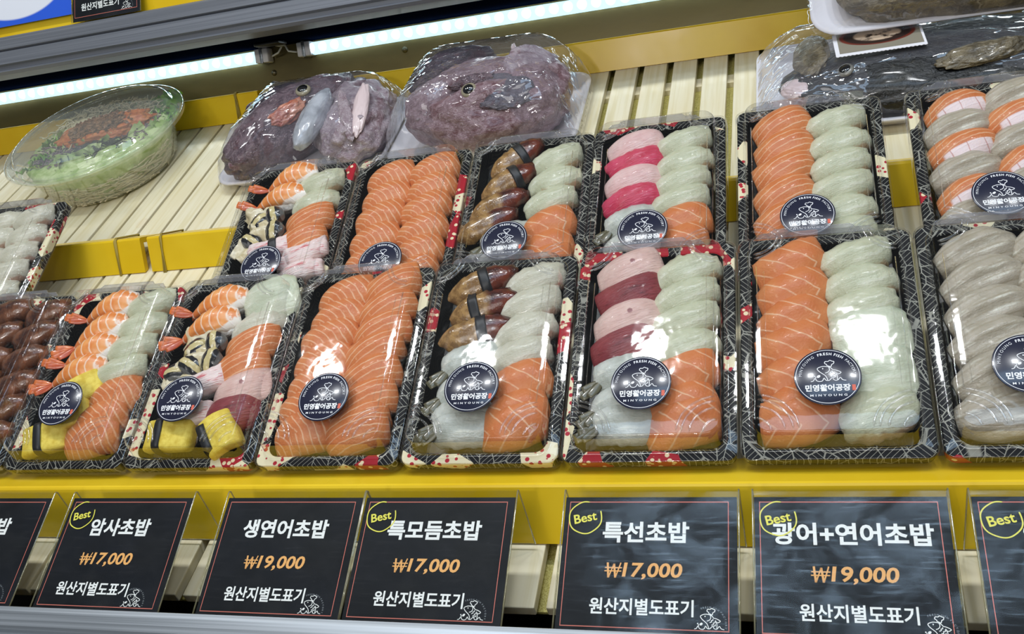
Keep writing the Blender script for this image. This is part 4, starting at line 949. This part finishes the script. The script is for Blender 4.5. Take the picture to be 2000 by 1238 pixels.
obj('brow', mk('brow', blob(0.034, 0.012, 0.010, 61, amp=0.2), [M_['bream']]), hd, TR(-0.002, -0.034, 0.056) @ RZ(14))
obj('gill_slit', mk('gill_slit', blob(0.006, 0.042, 0.007, 62, amp=0.2), [M_['mouth']]), hd, TR(0.050, 0.030, 0.054) @ RZ(18))
obj('cheek', mk('cheek', blob(0.034, 0.024, 0.012, 24, amp=0.15), [M_['silver']]), hd, TR(-0.072, -0.034, 0.036) @ RZ(35) @ RY(-30))
obj('gill_cover', mk('gill_cover', blob(0.040, 0.046, 0.012, 26, amp=0.15), [M_['silver']]), hd, TR(0.074, 0.014, 0.042) @ RZ(-20) @ RY(32))
part_blob('dark_bream_piece', blob(0.072, 0.026, 0.036, 27, amp=0.10), 'bream_dark', 'dark purple fish back piece behind the big pink head', 'fish piece', B @ TR(-0.066, 0.076, 0.062) @ RZ(28))
# dark whole fish and the brown fish on top, top right corner
B = SL(0.863, 0.745, 0.0005); pack(B, 0.465, 0.235, 0.078, 'cling-wrapped white tray of dark whole fish at top right', 31, off=(-0.04, 0.0))
fish = part_blob('whole_fish', blob(0.205, 0.088, 0.038, 33, [((-1, -0.05, 0.2), 0.4, 0.06), ((-0.62, -0.3, 0.9), 0.25, 0.12), ((-0.97, -0.3, -0.1), 0.12, -0.05), ((0.6, 0.2, 1), 0.5, -0.05)], 0.04, 2.5, flat=-0.026), 'darkfish', 'dark grey whole fish with its head at left, lower pack', 'fish', B @ TR(0.010, -0.026, 0.037) @ RZ(4))
eye(fish, TR(-0.134, -0.034, 0.0310) @ RY(-16) @ RXm(14), 0.0105, 'greyflesh')
obj('lip', mk('lip', blob(0.026, 0.020, 0.012, 35, amp=0.12), [M_['mouth']]), fish, TR(-0.186, -0.020, 0.006) @ RZ(-20))
obj('cheek_fin', mk('cheek_fin', blob(0.024, 0.050, 0.008, 36, amp=0.15), [M_['brownfish']]), fish, TR(-0.168, 0.030, 0.026) @ RY(-22))
obj('side_fin', mk('side_fin', blob(0.050, 0.016, 0.006, 37, amp=0.2), [M_['brownfish']]), fish, TR(0.020, -0.050, 0.034) @ RXm(22) @ RZ(8))
B = SL(0.965, 0.736, 0.081) @ RXm(28) @ TR(0, 0.1075, 0); pack(B, 0.52, 0.215, 0.075, 'cling-wrapped white tray of brown fish stacked on top, top right', 41, off=(0.03, 0.0), th=0.55)
part_blob('whole_fish', blob(0.228, 0.104, 0.046, 43, [((-0.4, -0.3, 1), 0.3, 0.10), ((0.1, 0.2, 1), 0.2, -0.10)], 0.06, 3.0, flat=-0.012, sq=0.5), 'brownfish', 'mottled brown fish in the upper wrapped tray', 'fish', B @ TR(0.000, -0.001, 0.017))
mb = MB(); n = 44; v = []; f = []          # food photo label with a saw-tooth lower edge
for z in (0, -0.0005):
    v += [(-0.053, 0.06, z), (0.053, 0.06, z)] + [(0.053-0.106*k/n, (0.0 if k % 2 == 0 else -0.0016), z) for k in range(n+1)]
m_ = n+3
mb.add(v, [tuple(range(m_-1, -1, -1)), tuple(range(m_, 2*m_))]+[(i, (i+1) % m_, m_+(i+1) % m_, m_+i) for i in range(m_)], 0, False)
lb = tag(obj('photo_label', mb.mesh('photo_label', [M_['foam']])), 'white saw-toothed food photo label hanging under the upper fish tray', 'label')
lb.matrix_world = SL(0.785, 0.690, 0.0815) @ RZ(2)
def m_plate():
    g = G('plate_photo'); x, y, z = g.xyz(); n1 = g.noise(50, detail=3)
    dy = g.math('MULTIPLY', g.math('SUBTRACT', y, 0.045), 1.7); d = g.math('SQRT', g.math('ADD', g.math('MULTIPLY', x, x), g.math('MULTIPLY', dy, dy)))
    col = g.mix(g.mr(d, 0.047, 0.044), lin('8f8878'), lin('6e2a1c')); col = g.mix(g.mr(d, 0.042, 0.039), col, lin('2c1c16'))
    col = g.mix(g.math('MULTIPLY', g.mr(d, 0.030, 0.026), g.mr(n1, 0.38, 0.5)), col, lin('cdb49a')); return g.bsdf(col, 0.35)
mb = MB(); mb.add(*box(-0.048, 0.050, 0.006, 0.06, 0.0001, 0.0004), sm=False); obj('dish_picture', mb.mesh('dish_picture', [m_plate()]), lb)

# ------------------------------------------------------------------ salad bowl
SB = SL(-0.451, 0.778, 0.0006)
t = tag(empty('salad_bowl', SB), 'large round clear plastic salad bowl with lid, on the slats at left', 'bowl')
mb = MB(); mb.add(*lathe([(0.0005, 0.0), (0.100, 0.0), (0.108, 0.003), (0.114, 0.012), (0.134, 0.060), (0.138, 0.070), (0.146, 0.071), (0.153, 0.0735), (0.153, 0.0785)], 96)); obj('bowl', mb.mesh('bowl', [M_['bowl']]), t)
mb = MB(); mb.add(*lathe([(0.1565, 0.0705), (0.1575, 0.0760), (0.1560, 0.0805), (0.1525, 0.0815), (0.1475, 0.0800), (0.1440, 0.0800), (0.1400, 0.0830), (0.1370, 0.0900), (0.1340, 0.0925), (0.1290, 0.0935), (0.1240, 0.0925), (0.1200, 0.0925), (0.09, 0.0955), (0.05, 0.0975), (0.0005, 0.098)], 96)); obj('lid', mb.mesh('lid', [M_['bowl']]), t)
rs = random.Random(5)
def leaf_mb(mb, T, L, wd, seed, ruff):
    ns, nt = 12, 8; v = []; f = []
    for i in range(ns+1):
        for j in range(nt+1):
            s = i/ns; q = -1+2*j/nt; hw = wd*math.sin(min(1, 0.15+s*0.95)*math.pi*0.62)
            x = (s-0.5)*L; y = hw*q; z = ruff*abs(q)**1.5*math.sin(s*16+seed+q*3) + 0.008*nz((x, y, seed), 30, seed)
            v.append((x, y, z))
    k = lambda i, j: i*(nt+1)+j
    f = [(k(i, j), k(i+1, j), k(i+1, j+1), k(i, j+1)) for i in range(ns) for j in range(nt)]
    mb.add(v, f, 0, True, T)
def stuff(name, mb, mat, label, cat):
    o = tag(obj(name, mb.mesh(name, [M_[mat]])), label, cat, kind='stuff'); o.matrix_world = SB; return o
mb = MB(); mb.add(*lathe([(0.0005, 0.0035), (0.098, 0.0035), (0.104, 0.010), (0.122, 0.050), (0.127, 0.062), (0.118, 0.069), (0.06, 0.068), (0.0005, 0.068)], 64))
mb.v = [(x+0.004*nz((x, y, z), 60, 1), y+0.005*nz((x, y, z), 60, 2), z+(0.006*nz((x, y, z), 60, 3) if z > 0.02 else 0)) for x, y, z in mb.v]
for k in range(120):
    a = rs.uniform(0, 6.283); r = 0.095*math.sqrt(rs.random()); z = 0.020+rs.random()*0.034
    if k < 90: z = 0.026+rs.random()*0.036; r = 0.091+z*0.30
    else: z = 0.064+rs.random()*0.006
    leaf_mb(mb, TR(r*math.cos(a), r*math.sin(a), z) @ RZ(math.degrees(a)+90+rs.uniform(-25, 25)) @ RXm(rs.uniform(40, 85)), 0.045, 0.015, k, 0.004)
stuff('lettuce', mb, 'lettuce', 'pale green lettuce filling the clear salad bowl', 'lettuce')
def shreds(mb, n, cx, cy, sx, sy, z0, z1, L, r, seed):
    q = random.Random(seed)
    for k in range(n):
        x = cx+q.gauss(0, 1)*sx*0.5; y = cy+q.gauss(0, 1)*sy*0.5; lm = math.hypot(x, y)/0.108; x, y = (x/lm, y/lm) if lm > 1 else (x, y); z = q.uniform(z0, z1); a = q.uniform(0, 6.283); b = q.uniform(-0.25, 0.25); c = q.uniform(-0.5, 0.5)
        pts = []
        for i in range(6):
            s = (i/5-0.5)*L; pts.append((x+s*math.cos(a+c*s*30), y+s*math.sin(a+c*s*30), z+s*b+0.002*math.sin(i*2+k)))
        mb.add(*tube(pts, r, 4))
mb = MB()
q = random.Random(9)
for k in range(680):
    a = q.uniform(0, 6.283); r = q.uniform(0.107, 0.109); z = 0.006+0.036*q.random()**1.3; da = q.uniform(-0.25, 0.25); dz = q.uniform(-0.006, 0.006); r = r+z*0.36
    pts = [(r*math.cos(a+da*(i/4-0.5)*2)*(1-0.02*i), r*math.sin(a+da*(i/4-0.5)*2)*(1-0.02*i), max(0.003, z+dz*(i/4-0.5))) for i in range(5)]
    mb.add(*tube(pts, 0.0011, 4))
shreds(mb, 90, 0.058, 0.058, 0.04, 0.03, 0.062, 0.078, 0.035, 0.0009, 3)
shreds(mb, 130, -0.070, 0.045, 0.06, 0.07, 0.066, 0.078, 0.035, 0.0011, 4)
shreds(mb, 150, -0.01, 0.090, 0.12, 0.03, 0.066, 0.080, 0.035, 0.0011, 5)
stuff('shredded_cabbage', mb, 'cabbage', 'pale shredded cabbage at the bottom and top of the salad', 'cabbage')
mb = MB()
for cx, cy, n_ in ((-0.080, -0.062, 9), (-0.090, 0.012, 6), (0.100, 0.055, 9), (0.085, 0.092, 8)):
    for k in range(n_): leaf_mb(mb, TR(cx+rs.gauss(0, 0.012), cy+rs.gauss(0, 0.012), 0.064+rs.random()*0.008) @ RZ(rs.uniform(0, 360)) @ RXm(rs.uniform(-40, 40)), 0.030, 0.011, k, 0.004)
stuff('frilly_lettuce', mb, 'frill', 'bright frilly green lettuce scraps at the edges of the salad', 'lettuce')
mb = MB(); shreds(mb, 170, -0.052, -0.050, 0.04, 0.03, 0.060, 0.074, 0.030, 0.0011, 6); shreds(mb, 80, 0.085, 0.005, 0.03, 0.04, 0.060, 0.072, 0.028, 0.0011, 7)
stuff('purple_shreds', mb, 'purple', 'purple vegetable shreds beside the orange mound', 'vegetable shreds')
mb = MB(); shreds(mb, 130, 0.026, -0.040, 0.04, 0.02, 0.064, 0.076, 0.028, 0.0010, 8)
stuff('seaweed_strips', mb, 'seaweed', 'thin dark seaweed strips in front of the orange mound', 'seaweed')
part_blob('radish_mound', blob(0.050, 0.040, 0.014, 51, amp=0.25, sc=4.0), 'cabbage', 'pale shredded radish mound at the back left of the salad', 'radish', SB @ TR(-0.050, 0.048, 0.064))
mo = part_blob('orange_fish_mound', blob(0.088, 0.040, 0.020, 52, amp=0.16, sc=3.5), 'roe', 'orange chopped fish mound in the middle of the salad', 'fish mound', SB @ TR(0.014, 0.014, 0.073) @ RZ(18))
mb = MB(); q = random.Random(13)
for k in range(900):
    x = q.gauss(-0.010, 0.030); y = q.gauss(-0.014, 0.012)
    if abs(x) > 0.056 or abs(y) > 0.034: continue
    h = 0.0195*math.sqrt(max(0.05, 1-(x/0.088)**2-(y/0.040)**2))+0.002
    s = q.uniform(0.0009, 0.0022); a = q.uniform(0, 180)
    v, f = box(-s*1.5, s*1.5, -s, s, -s*0.4, s*0.4); mb.add(v, f, 0, False, TR(x, y, h+q.uniform(-0.001, 0.0018)) @ RZ(a) @ RXm(q.uniform(-40, 40)))
o = stuff('dried_flakes', mb, 'flake', 'brown dried flakes sprinkled over the orange mound', 'flakes'); o.matrix_world = mo.matrix_world.copy()
